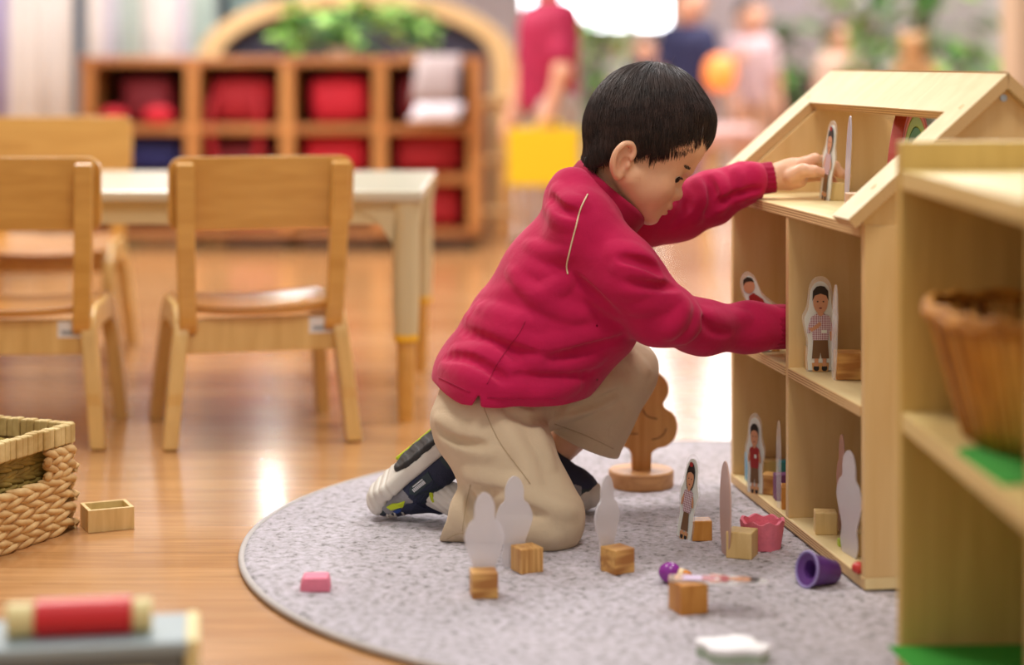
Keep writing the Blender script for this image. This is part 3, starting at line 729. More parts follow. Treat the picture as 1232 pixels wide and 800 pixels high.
# attic
photo_figure('photo cut-out held edge-on between the child\'s fingers in the dollhouse attic', inh(991, 241, ATT), R(-74), h=.112, w=.10, out=BOY, roll=R(9), block=(.024, pale, (.0, .018, 0), R(66)), tilt=R(-3), printer=lambda c: child_print(c, .102, 'plaid', 'brown', kind='girl', w=.7), group='photo figures in the dollhouse')
photo_figure('clear photo cut-out seen edge-on standing beside the one held in the attic', inh(1017, 252, ATT), R(-88), h=.122, w=.10, out=LENS, roll=R(3), border=False, mat=clear_mat('blue_edge_laminate', .55, .2, lin((206, 206, 222))), block=None, tilt=R(-2), group='photo figures in the dollhouse')
block('pale pink-edged block at the back of the attic behind the clear cut-out', 1036, 262, ATT, (.032, .020, .030), mat=plain('pale_painted_block', (214, 176, 140), .4), rz=R(4), grp='toy blocks in the dollhouse')
# rainbow stacker
rb = thing('rainbow_arches', 'nested wooden rainbow arches, red outside and green inside, in the dollhouse attic', 'toy', H(.171, .318, ATT), HA+R(58))
for i, (r0, r1, c) in enumerate(((.092, .087, (164, 50, 24)), (.0862, .0805, (196, 92, 34)), (.0797, .070, (150, 172, 36)), (.0692, .055, (52, 120, 28)), (.0542, .040, (44, 92, 40)), (.0392, .022, (92, 66, 60)))):
    pts = [(r0*1.25*math.cos(a), r0*1.50*math.sin(a)) for a in [math.pi*k/28 for k in range(29)]]+[(r1*1.25*math.cos(a), r1*1.50*math.sin(a)) for a in [math.pi*k/28 for k in range(28, -1, -1)]]
    mm = MB(); bm = mm.bm; n = 29
    fr = [bm.verts.new((x, -.008, z)) for x, z in pts]; bk = [bm.verts.new((x, .008, z)) for x, z in pts]
    for k in range(28):
        bm.faces.new((fr[k], fr[k+1], fr[57-k-1], fr[57-k])); bm.faces.new((bk[k+1], bk[k], bk[57-k], bk[57-k-1]))
    for k in range(58): bm.faces.new((fr[k], bk[k], bk[(k+1) % 58], fr[(k+1) % 58]))
    mm.build('arch', plain('stained_arch', c, .5, .06), rb, bevel=.001)

# ================================================================== left of the rug
# woven basket
bl = wood('water_hyacinth', (226, 192, 132), (186, 142, 84), (40, 40, 40), 0.65, contrast=(.3, .7))
bl2 = wood('bleached_rush_wrap', (220, 196, 136), (178, 146, 84), (30, 30, 30), 0.65)
ol = wood('olive_rush_inside', (176, 152, 76), (126, 104, 44), (40, 40, 40), 0.7)
bc = G(86, 636)
ang = math.atan2(.40, -.917)       # local x runs along the back edge, to the left
hy = thing('hyacinth_basket', 'open square basket of plaited water hyacinth with a hand hole, on the floorboards', 'basket', bc, ang)
# local: x along back edge (away to the left), y: toward camera is +y after rotation (rotation ~156 degrees)
BX, BY, BH = .24, .30, .143
def braid(mm, a, b, rad, n, mi=0, ph=0):
    """plait: overlapping slanted leaf-shaped strands"""
    a, b = Vector(a), Vector(b); d = (b-a); L = d.length; d.normalize(); up = Vector((0, 0, 1)); out = d.cross(up)
    for k in range(n):
        for s in (-1, 1):
            t0 = min((k+(.5 if s > 0 else 0)+ph)/n, 1)*L; ln = L/n*1.75
            P0 = a+d*max(t0-ln*.55, 0)+up*(s*rad*.95); P1 = a+d*(t0)+up*(s*rad*.38)+out*(rad*.55); P2 = a+d*min(t0+ln*.5, L)-up*(s*rad*.35)+out*(rad*.2)
            pts = smoothpath([P0, (P0+P1)/2+out*rad*.25, P1, P2], 3); q = len(pts)
            mm.tube(pts, [rad*(.22+.66*math.sin(math.pi*(i+.6)/(q+.2))) for i in range(q)], 7, flat=.75, mi=mi)
m = MB(); rows = 6
for r_ in range(rows):
    z = .010+.0190*r_
    # side facing the camera-right: the plane x = 0, y from 0 to BY
    for p0, p1, n in (((0, BY, z), (0, 0, z), 9), ((0, 0, z), (BX, 0, z), 7), ((BX, 0, z), (BX, BY, z), 9), ((BX, BY, z), (0, BY, z), 7)):
        if p0[0] == 0 and p1[0] == 0 and r_ >= 4:
            braid(m, (0, BY, z), (0, BY*.72, z), .0092, 3, ph=.1*r_); braid(m, (0, .062, z), (0, 0, z), .0092, 3, ph=.2); continue
        braid(m, p0, p1, .0092, n, ph=.3*(r_ % 2))
m.build('plaited_sides', bl, hy, smooth='all')
m = MB()
for p0, p1, n in (((0, BY, 0), (0, 0, 0), 26), ((0, 0, 0), (BX, 0, 0), 21), ((BX, 0, 0), (BX, BY, 0), 26), ((BX, BY, 0), (0, BY, 0), 21)):
    a, b = Vector(p0), Vector(p1); d = (b-a)
    for k in range(n):
        q = a+d*((k+.5)/n); w = d.length/n
        dx = abs(d.x) > abs(d.y)
        lo = Vector((-w*.48, -.0075, .117)) if dx else Vector((-.0075, -w*.48, .117)); hi = Vector((w*.48, .0075, .143)) if dx else Vector((.0075, w*.48, .143))
        j = random.uniform(-.0008, .0008); m.box(q+lo+Vector((j, j, 0)), q+hi+Vector((j, j, j)))
m.build('wrapped_rim', bl2, hy, bevel=.002)
m = MB()
for r_ in range(6):
    z = .012+.019*r_
    braid(m, (.012, 0.012, z), (.012, BY-.012, z), .008, 11)
    braid(m, (BX-.012, BY-.012, z), (BX-.012, .012, z), .008, 11)
    braid(m, (BX-.012, .012, z), (.012, .012, z), .008, 9); braid(m, (.012, BY-.012, z), (BX-.012, BY-.012, z), .008, 9)
    if r_ >= 4: pass
m.box((.006, .006, .001), (BX-.006, BY-.006, .006))
m.build('woven_lining', ol, hy, smooth='all')
# small wooden box
p = G(134, 639); wb = thing('wooden_tray', 'tiny open wooden box on the floor beside the plaited basket', 'box', p, R(24))
bw, bd, bh, bt = .062, .052, .030, .005
m = MB(); m.box((-bw/2, 0, 0), (bw/2, bt, bh)); m.build('front_panel', pale, wb, bevel=.0006)
m = MB(); m.box((-bw/2, bd-bt, 0), (bw/2, bd, bh)); m.build('back_panel', pale, wb, bevel=.0006)
for s in (-1, 1):
    m = MB(); m.box((s*(bw/2-bt/2)-bt/2, bt, 0), (s*(bw/2-bt/2)+bt/2, bd-bt, bh)); m.build('side_panel', pale, wb, bevel=.0006)
m = MB(); m.box((-bw/2+bt, bt, 0.001), (bw/2-bt, bd-bt, .012)); m.build('tray_bottom', plain('sage_felt_lining', (158, 162, 116), .8), wb)
# toy wagon with a red roller at the bottom left corner
gm = plain('grey_blue_paint', (150, 164, 168), 0.5, .05, 12); gd = plain('slate_paint', (108, 116, 116), 0.5, .05, 12); cr = plain('cream_wood_trim', (222, 206, 146), .5, .04)
tr = thing('toy_wagon', 'grey-blue painted wooden toy wagon lying in the near left corner, red roller on its roof', 'toy', (-.462, 1.735, 0), R(9))
WL, WD, WH = .395, .085, .118
m = MB(); m.box((-.20, 0, .02), (.175, WD, WH-.012)); m.build('body', gd, tr, bevel=.004)
m = MB(); m.box((-.20, -.006, WH-.012), (.180, WD+.004, WH)); m.build('roof', gm, tr, bevel=.003)
m = MB(); m.box((.1755, -.006, .016), (.188, WD+.004, WH+.001)); m.build('end_board', cr, tr, bevel=.003)
for x in (-.12, -.03, .06, .125):
    m = MB(); m.box((x-.024, -.003, .050), (x+.024, .002, .094)); w_ = m.build('window_frame', cr, tr, bevel=.002)
    m = MB(); m.box((x-.017, -.0045, .056), (x+.017, -.003, .086)); m.build('amber_pane', plain('amber_paint', (196, 130, 36), .4), w_)
for x in (-.14, .12):
    for y in (-.004, WD+.004):
        m = MB(); m.cyl((x, y-.006, .020), (x, y+.006, .020), .020, seg=28); m.build('wheel', cr, tr, bevel=.002)
m = MB(); m.cyl((.044, .030, WH+.0160), (.128, .030, WH+.0160), .0165, seg=36); m.build('red_roller', plain('red_lacquer', (208, 34, 40), .35, .03), tr, smooth=True)
m = MB(); m.cyl((.019, .030, WH+.0150), (.0438, .030, WH+.0150), .0150, seg=30); m.build('roller_end', cr, tr, smooth=True, bevel=.002)
m = MB(); m.cyl((.1282, .030, WH+.0150), (.146, .030, WH+.0150), .0150, seg=30); m.build('roller_end', cr, tr, smooth=True, bevel=.002)
# ================================================================== children's chairs and table
bw_l = wood('bent_beech_light', (222, 186, 118), (204, 164, 96), (45, 45, 5), 0.35, coat=.2)
bw_d = wood('bent_beech_honey', (216, 166, 86), (198, 146, 68), (5, 45, 45), 0.32, coat=.25)
bw_s = wood('seat_beech', (196, 138, 66), (172, 112, 46), (5, 40, 40), 0.3, coat=.25)
def make_chair(label, loc, rotz):
    t = thing('child_chair', label, 'chair', loc, rotz, 'bentwood chairs around the table')
    HWc = .148
    for s in (-1, 1):
        x0, x1 = s*.150, s*.128
        pts = [(x0, -.004, 0), (s*.143, .006, .07), (s*.136, .016, .14), (s*.130, .028, .186), (s*.1285, .050, .2035), (x1, .09, .207), (x1, .20, .207), (s*.129, .232, .196), (s*.132, .252, .165), (s*.140, .272, .085), (s*.147, .290, 0)]
        sp = smoothpath(pts, 4); k = len(sp)*5//10
        m = MB(); m.strip(sp[:k+1], [.042 if i > 4 else .034 for i in range(k+1)], .024); m.build('leg', bw_l, t, bevel=.003)
        m = MB(); m.strip(sp[k:], [.040 for i in range(len(sp)-k)], .024); m.build('leg', bw_l, t, bevel=.003)
    m = MB()                                   # seat: a shallow dished board
    bm = m.bm; nx, ny = 12, 12; top = {}; bot = {}
    for i in range(nx+1):
        for j in range(ny+1):
            u, v = i/nx*2-1, j/ny*2-1
            x = .132*u*(1-.06*abs(v)**4); y = .150+.146*v*(1-.10*abs(u)**4); z = .219+.008*u*u-.004*(1-v*v)-(.012*max(0, v-.6)/.4 if v > .6 else 0)
            top[i, j] = bm.verts.new((x, y, z+.006)); bot[i, j] = bm.verts.new((x, y, z-.006))
    for i in range(nx):
        for j in range(ny):
            bm.faces.new((top[i, j], top[i+1, j], top[i+1, j+1], top[i, j+1])); bm.faces.new((bot[i, j+1], bot[i+1, j+1], bot[i+1, j], bot[i, j]))
    ed = [(i, 0) for i in range(nx)]+[(nx, j) for j in range(ny)]+[(i, ny) for i in range(nx, 0, -1)]+[(0, j) for j in range(ny, 0, -1)]
    for a, b in zip(ed, ed[1:]+ed[:1]): bm.faces.new((bot[a], bot[b], top[b], top[a]))
    m.build('seat', bw_s, t, smooth=True, bevel=.002)
    m = MB(); m.prism([(-.132, .150), (.132, .150), (.130, .205), (.09, .207), (-.09, .207), (-.130, .205)], .012, origin=.020); m.build('apron', bw_l, t, bevel=.002)
    m = MB(); m.box((.080, .0185, .178), (.124, .0202, .204)); st = m.build('sticker', plain('white_sticker', (226, 224, 220), .5), t)
    m = MB(); m.box((.086, .0180, .182), (.118, .0186, .190)); m.build('sticker_print', plain('grey_sticker_print', (150, 156, 160), .6), st)
    for s in (-1, 1):
        pts = [(s*.119, .024, .190), (s*.120, .013, .205), (s*.122, .008, .24), (s*.125, -.002, .34), (s*.1275, -.013, .463)]
        m = MB(); m.strip(smoothpath(pts, 4), .022, .029, axis=(1, .0, 0)); m.build('back_post', bw_d, t, bevel=.005)
    m = MB()                                   # backrest: a curved board with rounded corners in front of the posts
    bm = m.bm; pr = []
    ww, z0, z1, rr = .152, .352, .472, .022
    for cx, cz, a0 in ((ww-rr, z1-rr, 0), (-ww+rr, z1-rr, 90), (-ww+rr, z0+rr, 180), (ww-rr, z0+rr, 270)):
        for k in range(5): a = math.radians(a0+k*22.5); pr.append((cx+rr*math.cos(a), cz+rr*math.sin(a)))
    xs = sorted([-.152+.304*k/16 for k in range(17)]+[q*(.152-d) for q in (-1, 1) for d in (.001, .003, .006, .010, .015)])
    def yy(x, z): return .013-.115*(z-.34)-.012*(1-(x/.152)**2)*-1
    f, b = [], []
    cols = []
    for x in xs:
        zt = z1 if abs(x) < ww-rr else z1-rr+math.sqrt(max(0, rr*rr-(abs(x)-ww+rr)**2)); zb = z0+(z1-zt)
        cols.append([[bm.verts.new((x, yy(x, z)+o, z)) for z in (zb, zb+(zt-zb)*.33, zb+(zt-zb)*.67, zt)] for o in (0, .012)])
    for c0_, c1_ in zip(cols, cols[1:]):
        for q in range(3):
            bm.faces.new((c0_[0][q], c1_[0][q], c1_[0][q+1], c0_[0][q+1])); bm.faces.new((c0_[1][q+1], c1_[1][q+1], c1_[1][q], c0_[1][q]))
        bm.faces.new((c0_[0][3], c1_[0][3], c1_[1][3], c0_[1][3])); bm.faces.new((c0_[1][0], c1_[1][0], c1_[0][0], c0_[0][0]))
    for c in (cols[0], cols[-1]): bm.faces.new([c[0][q] for q in range(4)]+[c[1][q] for q in (3, 2, 1, 0)])
    m.build('backrest', bw_d, t, smooth=True, bevel=.003)
    return t
ch = make_chair('honey bentwood child\'s chair seen whole from behind, at the table\'s near edge', (-.408, 3.262, 0), R(15))
dup(ch, (-.818, 3.222, 0), R(3), 'bentwood child\'s chair cut by the frame edge, behind the plaited basket')
c3 = dup(ch, (-1.00, 4.42, 0), R(184), 'bentwood child\'s chair on the far side of the table, facing us')
tb = thing('child_table', 'low cream-topped child\'s table with yellow-ringed legs on wooden foot extensions', 'table', (-.75, 3.76, 0), 0)
c3.scale = (1.04, 1.0, 1.07)
tc_m = plain('cream_laminate', (196, 187, 164), .25, .02, 5); tl_m = plain('cream_leg_lacquer', (204, 190, 150), .4, .03, 8)
TX0, TX1, TY0, TY1 = -.60, .595, -.315, .315
m = MB(); m.box((TX0, TY0, .383), (TX1, TY1, .404)); m.build('tabletop', tc_m, tb, bevel=.006, seg=3)
for y in (TY0+.02, TY1-.034):
    m = MB(); m.box((TX0+.06, y, .345), (TX1-.06, y+.014, .383)); m.build('apron', tl_m, tb)
yr = plain('yellow_plastic', (236, 184, 40), .4)
for sx, sy in ((TX1-.030, TY0+.035), (TX0+.030, TY0+.035), (TX1-.030, TY1-.035), (TX0+.030, TY1-.035)):
    m = MB(); m.lathe([(.021, .150), (.023, .20), (.024, .34), (.030, .383)], M=Matrix.Translation((sx, sy, 0)), seg=28); lg = m.build('leg', tl_m, tb, smooth=True)
    m = MB(); 
    d = -1 if sx > 0 else 1
    m.prism([(sx+d*.018, .383), (sx+d*.12, .383), (sx+d*.085, .372), (sx+d*.05, .352), (sx+d*.022, .310)], .03, origin=sy-.0185); m.build('bracket', tl_m, lg)
    m = MB(); m.cyl((sx, sy, .140), (sx, sy, .152), .0215, seg=28); m.build('ring', yr, lg, smooth=True)
    m = MB(); m.cyl((sx, sy, 0), (sx, sy, .141), .0145, .0165, seg=28); m.build('foot_extension', bw_d, lg, smooth=True)
# ================================================================== cubby unit with school bags
cw = wood('cubby_wood', (190, 128, 72), (160, 98, 50), (5, 30, 30), .5, coat=.1); cv = wood('cubby_upright', (204, 146, 84), (176, 114, 58), (30, 30, 4), .5, coat=.1)
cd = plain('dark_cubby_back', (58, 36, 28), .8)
CY = 6.60; CXs = [(105-616), (231-616), (345-616), (457-616), (571-616)]; CXs = [v*CY/FPX for v in CXs]; CD = .40
cb = thing('cubby_unit', 'wooden cubby unit on castors, four columns stuffed with red school bags', 'shelf', (CXs[0], CY, 0), 0)
ox = CXs[0]; zs = [.045, .235, .415, .632]
m = MB(); m.box((-.03, 0, .612), (CXs[4]-ox+.03, CD, .640)); m.build('top_board', cw, cb, bevel=.004)
m = MB(); m.box((-.02, 0, .045), (CXs[4]-ox+.02, CD, .066)); m.build('bottom_board', cw, cb, bevel=.004)
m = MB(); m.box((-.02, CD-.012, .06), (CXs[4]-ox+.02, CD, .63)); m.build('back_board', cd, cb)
for x in CXs: m = MB(); m.box((x-ox-.022, 0, .066), (x-ox+.022, CD-.012, .612)); m.build('upright', cv, cb, bevel=.004)
for k in range(4):
    for z in (.235, .400):
        m = MB(); m.box((CXs[k]-ox+.022, 0, z-.014), (CXs[k+1]-ox-.022, CD-.012, z+.014)); m.build('shelf_board', cw, cb, bevel=.003)
blk = plain('black_rubber', (26, 24, 26), .6)
for k in range(5):
    for y in (.04, CD-.04):
        x = min(max(CXs[k]-ox, .01), CXs[4]-ox-.01); m = MB(); m.cyl((x-.012, y, .021), (x+.012, y, .021), .021, seg=20); m.box((x-.016, y-.01, .03), (x+.016, y+.01, .046)); m.build('caster', blk, cb, smooth=True)
def fab(name, c): return plain(name, c, .75, .12, 25, .3, 120)
RED, RED2, WINE, BLUE, ROSE = fab('red_bag_cloth', (158, 12, 26)), fab('bright_red_bag_cloth', (190, 16, 40)), fab('wine_bag_cloth', (112, 12, 24)), fab('blue_bag_cloth', (28, 32, 92)), fab('rose_bag_cloth', (214, 120, 134))
def bag(label, col, row, mat, w=.22, h=.13, dx=0.0, tilt=0.0, strap=None, y=.05):
    z = (.250 if row == 1 else (.415 if row == 0 else .067)); cx = (CXs[col]+CXs[col+1])/2+dx
    t = thing('school_bag', label, 'bag', (cx, CY+y, z), 0, 'school bags in the cubbies')
    s = Sdf(); d = .085
    s.box((0, d+.012, h/2+.004), (w/2, d, h/2), Matrix.Rotation(tilt, 3, 'Y'), r=.034, k=.02)
    s.ell((0, .025, h*.42), (w*.36, .022, h*.30), k=.03)
    s.cone((-w*.42, .02, h*.93), (w*.42, .02, h*.93), .010, k=.012)
    s.post = lambda P: .0016*np.sin(P[:, 0]*95+3*np.sin(P[:, 2]*60))*np.sin(P[:, 2]*80)
    V, F = s.mesh(.006); V[:, 2] = np.maximum(V[:, 2], 0); sdf_object('bag_body', V, F, mat, t)
    m = MB(); m.tube(smoothpath([(-w*.30, .004, h*.95), (-w*.1, .0, h*1.0), (w*.1, .0, h*1.0), (w*.30, .004, h*.95)], 5), .006, 6, flat=.5); m.build('zip_flap', mat, t, smooth='all')
    m = MB(); m.tube(smoothpath([(-.03, d, h+.0), (-.02, d, min(h+.018, .19)), (.02, d, min(h+.018, .19)), (.03, d, h)], 5), .005, 6); m.build('handle', mat, t, smooth='all')
    for sx in strap or ():
        m = MB(); m.tube(smoothpath([(sx, .03, h*.8), (sx*1.1, -.028, h*.45), (sx*1.15, -.034, -.02), (sx*1.05, -.034, -.10), (sx*.9, -.030, -.13)], 5), .013, 8, flat=.4, side=(0, -1, 0)); m.build('strap', mat, t, smooth='all')
    return t
bag('dark red school bag in the top left cubby, slumped over bright straps', 0, 0, WINE, .17, .150, .01)
m = thing('school_bag', 'bright red drawstring pouches lying before the dark bag, top left cubby', 'bag', ((CXs[0]+CXs[1])/2, CY-.004, .415), 0, 'school bags in the cubbies')
for q, (x, r_) in enumerate(((-.085, .034), (.062, .038))):
    mm = MB(); mm.ball((x, .012, r_*.85), r_, (1.4, .6, .85)); mm.build('pouch', RED2, m, smooth='all')
bag('red school bag hanging its straps over the edge, top cubby second from left', 1, 0, RED, .205, .150, strap=(-.085, .055))
bag('bright red tilted school bag in the top cubby third from left', 2, 0, RED2, .19, .150, .012, R(-5))
bag('wine red school bag half behind the hanging paper, top right cubby', 3, 0, WINE, .15, .16, -.02)
bag('navy blue school bag in the middle cubby at the left end', 0, 1, BLUE, .20, .115, .03)
bag('dark red flat school bag in the middle cubby second from left', 1, 1, WINE, .22, .10)
bag('bright red plump school bag in the middle cubby third from left', 2, 1, RED2, .215, .12)
bag('dark red round-topped school bag in the middle cubby at the right end', 3, 1, RED, .225, .13)
bag('red school bag in the bottom cubby at the right end, beyond the table leg', 3, 2, RED, .22, .14)
bag('rose pink bag lying in a bottom cubby, seen under the table', 1, 2, ROSE, .21, .07, .05)
bag('dark bag in the bottom left cubby, seen under the table', 0, 2, fab('dark_bag_cloth', (60, 32, 30)), .2, .08)
# paper hanging over the cubby edge
pp = plain('grey_paper', (164, 146, 144), .6, .03, 6); pw = plain('white_paper', (238, 232, 242), .6, .02, 6)
t = thing('hanging_paper', 'sheet of grey paper with a white lower edge hanging from the cubby top', 'paper', ((530-616)*6.5/FPX, 6.57, 0), 0)
def sheet(name, prof, w0, w1, mat, sk):
    mm = MB(); bm = mm.bm; A = []
    for i, (y, z) in enumerate(prof):
        f = i/(len(prof)-1); w = w0+(w1-w0)*f
        A.append([bm.verts.new((x*w+sk*f, y+.004*math.sin(3*x), z)) for x in (-.5, -.25, 0, .25, .5)])
    for r0, r1 in zip(A, A[1:]):
        for q in range(4): bm.faces.new((r0[q], r0[q+1], r1[q+1], r1[q]))
    o = mm.build(name, mat, t, smooth='all'); md = o.modifiers.new('thickness', 'SOLIDIFY'); md.thickness = .0012; return o
sheet('grey_sheet', [(.10, .644), (.03, .648), (-.02, .632), (-.05, .58), (-.065, .53), (-.072, .49)], .135, .155, pp, -.02)
sheet('white_strip', [(-.0725, .489), (-.078, .46), (-.082, .442), (-.075, .428)], .155, .165, pw, -.03)
# ================================================================== wooden arch with dark panel and plants
AY = 7.35; ax0, ax1 = (236-616)*AY/FPX, (620-616)*AY/FPX; acx = (ax0+ax1)/2; aw = (ax1-ax0)/2
def AZ(py): return CAM_H-(py-HY)*AY/FPX
ar = thing('wooden_arch', 'round-topped pale wooden arch frame behind the cubby unit', 'arch', (acx, AY, 0), 0)
aw_m = wood('arch_wood', (232, 198, 146), (214, 174, 120), (20, 20, 20), .5)
zt = AZ(-12); zsp = AZ(75); hh = zt-zsp; bwid = .085
def arcp(a): return (aw*math.cos(a), zsp+hh*math.sin(a))
oute = [(aw, 0)]+[arcp(math.pi*k/32) for k in range(33)]+[(-aw, 0)]
inn = [(aw-bwid, 0)]+[((aw-bwid)*math.cos(math.pi*k/32), zsp+(hh-.062)*math.sin(math.pi*k/32)) for k in range(33)]+[(-aw+bwid, 0)]
mm = MB(); bm = mm.bm
f0 = [bm.verts.new((x, 0, z)) for x, z in oute]; f1 = [bm.verts.new((x, 0, z)) for x, z in inn]; g0 = [bm.verts.new((x, .09, z)) for x, z in oute]; g1 = [bm.verts.new((x, .09, z)) for x, z in inn]
for k in range(len(oute)-1):
    bm.faces.new((f0[k], f0[k+1], f1[k+1], f1[k])); bm.faces.new((g0[k+1], g0[k], g1[k], g1[k+1])); bm.faces.new((f0[k+1], f0[k], g0[k], g0[k+1])); bm.faces.new((f1[k], f1[k+1], g1[k+1], g1[k]))
for k in (0, -1): bm.faces.new((f0[k], f1[k], g1[k], g0[k]))
mm.build('arch_frame', aw_m, ar, bevel=.006)
mm = MB(); mm.prism([(x*.999, z) for x, z in inn], .012, origin=.070); mm.build('dark_panel', plain('dark_slate_panel', (58, 54, 74), .6, .2, 4), ar)
def leafmat(name, c): return plain(name, c, .45, .25, 60, Subsurface_Weight=.0)
LG, LG2, LG3 = leafmat('light_leaf', (150, 196, 84)), leafmat('green_leaf', (92, 164, 56)), leafmat('deep_leaf', (56, 116, 40))
potm = plain('clay_pot', (214, 206, 196), .6)
def plant(label, loc, rx, rz, n, mats, seed, pot=(.07, .06), leaf=.055, cat='plant', trail=None, name='leafy_plant'):
    rg = random.Random(seed); t = thing(name, label, cat, loc, 0)
    pr, ph = pot
    m = MB(); m.lathe([(.001, 0), (pr*.75, 0), (pr, ph), (pr*.9, ph), (pr*.85, ph*.85), (.001, ph*.85)], seg=24); m.build('pot', potm, t, smooth=True)
    sm = MB(); lm = MB()
    for i in range(n):
        a = rg.uniform(0, 2*math.pi); rr = math.sqrt(rg.random()); z = ph+rg.random()*rz
        e = Vector((math.cos(a)*rr*rx, math.sin(a)*rr*rx*.6, z))
        if trail and rg.random() < .25: e = Vector((trail+rg.uniform(-.03, .03), -.06, rg.uniform(.0, ph+rz)))
        if i % 4 == 0: sm.tube([(0, 0, ph*.8), (e.x*.35, e.y*.35, ph*.8+(e.z-ph*.8)*.6), tuple(e)], .0022, 5)
        L = leaf*rg.uniform(.6, 1.2); dr = Vector((math.cos(a), math.sin(a)*.7, rg.uniform(-.7, .5))).normalized(); sd = dr.cross(Vector((rg.uniform(-.4, .4), rg.uniform(-.4, .4), 1))).normalized(); nm = sd.cross(dr)
        ps = [(0, 0, 0), (.25, .26, .03), (.55, .30, .05), (.85, .14, .0), (1, 0, -.05)]
        b_ = lm.bm; mi = rg.randrange(len(mats))
        ctr = [b_.verts.new(e+dr*(u*L)+nm*(w*L)) for u, v, w in ps]; lf = [b_.verts.new(e+dr*(u*L)+sd*(v*L)+nm*((w+.06)*L)) for u, v, w in ps[1:4]]; rt = [b_.verts.new(e+dr*(u*L)-sd*(v*L)+nm*((w+.06)*L)) for u, v, w in ps[1:4]]
        for sdv in (lf, rt):
            for q in ((ctr[0], ctr[1], sdv[0]), (ctr[1], ctr[2], sdv[1], sdv[0]), (ctr[2], ctr[3], sdv[2], sdv[1]), (ctr[3], ctr[4], sdv[2])): b_.faces.new(q).material_index = mi
    sm.build('stems', LG3, t, smooth='all'); lm.build('foliage', mats, t)
    return t
plant('leafy pale green plant in a low pot on the cubby unit, before the arch', ((412-616)*6.78/FPX, 6.78, .641),   .19, .17, 150, [LG, LG2, LG], 3, pot=(.055, .03), trail=-.17)
plant('small bright green plant at the right of the pale plant on the cubby unit', ((496-616)*6.8/FPX, 6.86, .641), .060, .15, 50, [LG2, LG], 5, pot=(.04, .025))
# beige side stand right of the cubby
sd_ = thing('side_stand', 'light wooden stand with open legs between the cubby unit and the child in pink', 'stand', ((606-616)*7.14/FPX, 7.14, 0), 0)
stm = wood('stand_wood', (216, 178, 124), (192, 150, 98), (5, 30, 30), .5)
m = MB(); m.box((-.11, -.10, .452), (.10, .10, .492)); m.build('top', stm, sd_, bevel=.005)
for x in (-.085, .075):
    for y in (-.08, .08): m = MB(); m.box((x-.017, y-.017, 0), (x+.017, y+.017, .452)); m.build('leg', stm, sd_, bevel=.003)
for z in (.07, .26): m = MB(); m.box((-.085, -.1, z), (.075, .1, z+.02)); m.build('shelf', stm, sd_, bevel=.003)
# ================================================================== curtains at the left
def curtain(label, x0, x1, y, z0, z1, mats, seed, amp=.035):
    rg = random.Random(seed); t = thing('curtain', label, 'curtain', ((x0+x1)/2, y, 0), 0, 'curtains along the left')
    w = x1-x0; n = max(40, int(w/.012)); m = MB(); bm = m.bm; A = []
    for i in range(n+1):
        x = -w/2+w*i/n; yy = amp*math.sin(x*38+rg.uniform(-.05, .05))+amp*.5*math.sin(x*91+1)
        A.append([bm.verts.new((x, yy*(1-.15*k), z0+(z1-z0)*k/3)) for k in range(4)])
    for i in range(n):
        for k in range(3): bm.faces.new((A[i][k], A[i+1][k], A[i+1][k+1], A[i][k+1])).material_index = (int(i/n*9)*7 % 5) % len(mats)
    o = m.build('cloth', mats, t, smooth='all'); md = o.modifiers.new('thickness', 'SOLIDIFY'); md.thickness = .002
    m = MB(); m.cyl((-w/2-.02, 0, z1+.01), (w/2+.02, 0, z1+.01), .012, seg=16); m.build('rail', plain('white_rail', (220, 220, 220), .4), t, smooth=True)
    return t
cu1, cu2, cu3 = plain('lilac_white_cloth', (214, 206, 220), .85, .04, 9), plain('white_cloth', (226, 220, 216), .85, .04, 9), plain('lilac_cloth', (188, 178, 204), .85, .04, 9)
curtain('lilac-white curtain falling to the floor at the far left', -2.2, -1.30, 5.95, .01, 2.3, [cu1, cu2, cu3], 1)
curtain('white and sage curtain behind the left end of the cubby unit', -1.62, -1.13, 7.6, .01, 2.3, [cu2, plain('sage_cloth', (176, 192, 186), .85, .05, 9), cu1], 2)
curtain('grey-green curtain between the white curtain and the wooden arch', -1.13, -.98, 7.9, .01, 2.3, [plain('grey_green_cloth', (138, 162, 160), .85, .05, 9)], 4)
curtain('pale lilac curtain hanging beside the beige pier', 1.93, 2.14, 7.4, .01, 2.3, [cu1, cu3], 6)
# ================================================================== people further back
lipm = plain('lips_far', (190, 100, 90), .5)
skin_far = plain('skin_far', (224, 168, 140), .55, .03, 20)
def P3(px, py, Y): return np.array(U(px, py, Y))
def figure(label, Y, x, parts_skin, clothes, group='people further back in the hall', res=.010):
    s = Sdf()
    for a, b, ra, rb in parts_skin: s.cone(np.array(a), np.array(b), ra, rb, k=.02 if ra > .015 else .004)
    V, F = s.mesh(res); V[:, 2] = np.maximum(V[:, 2], .001)
    o = sdf_object('person', V, F, skin_far, origin=(x, Y, 0)); tag(o, label, 'person', group)
    for nm, mat, prims, cuts in clothes:
        q = Sdf()
        for a, b, ra, rb in prims: q.cone(np.array(a), np.array(b), ra, rb, k=.03)
        for c, n in cuts: q.plane(c, n)
        V, F = q.mesh(res); V[:, 2] = np.maximum(V[:, 2], .0008); c = sdf_object(nm, V-np.array((x, Y, 0)), F, mat, o)
    return o
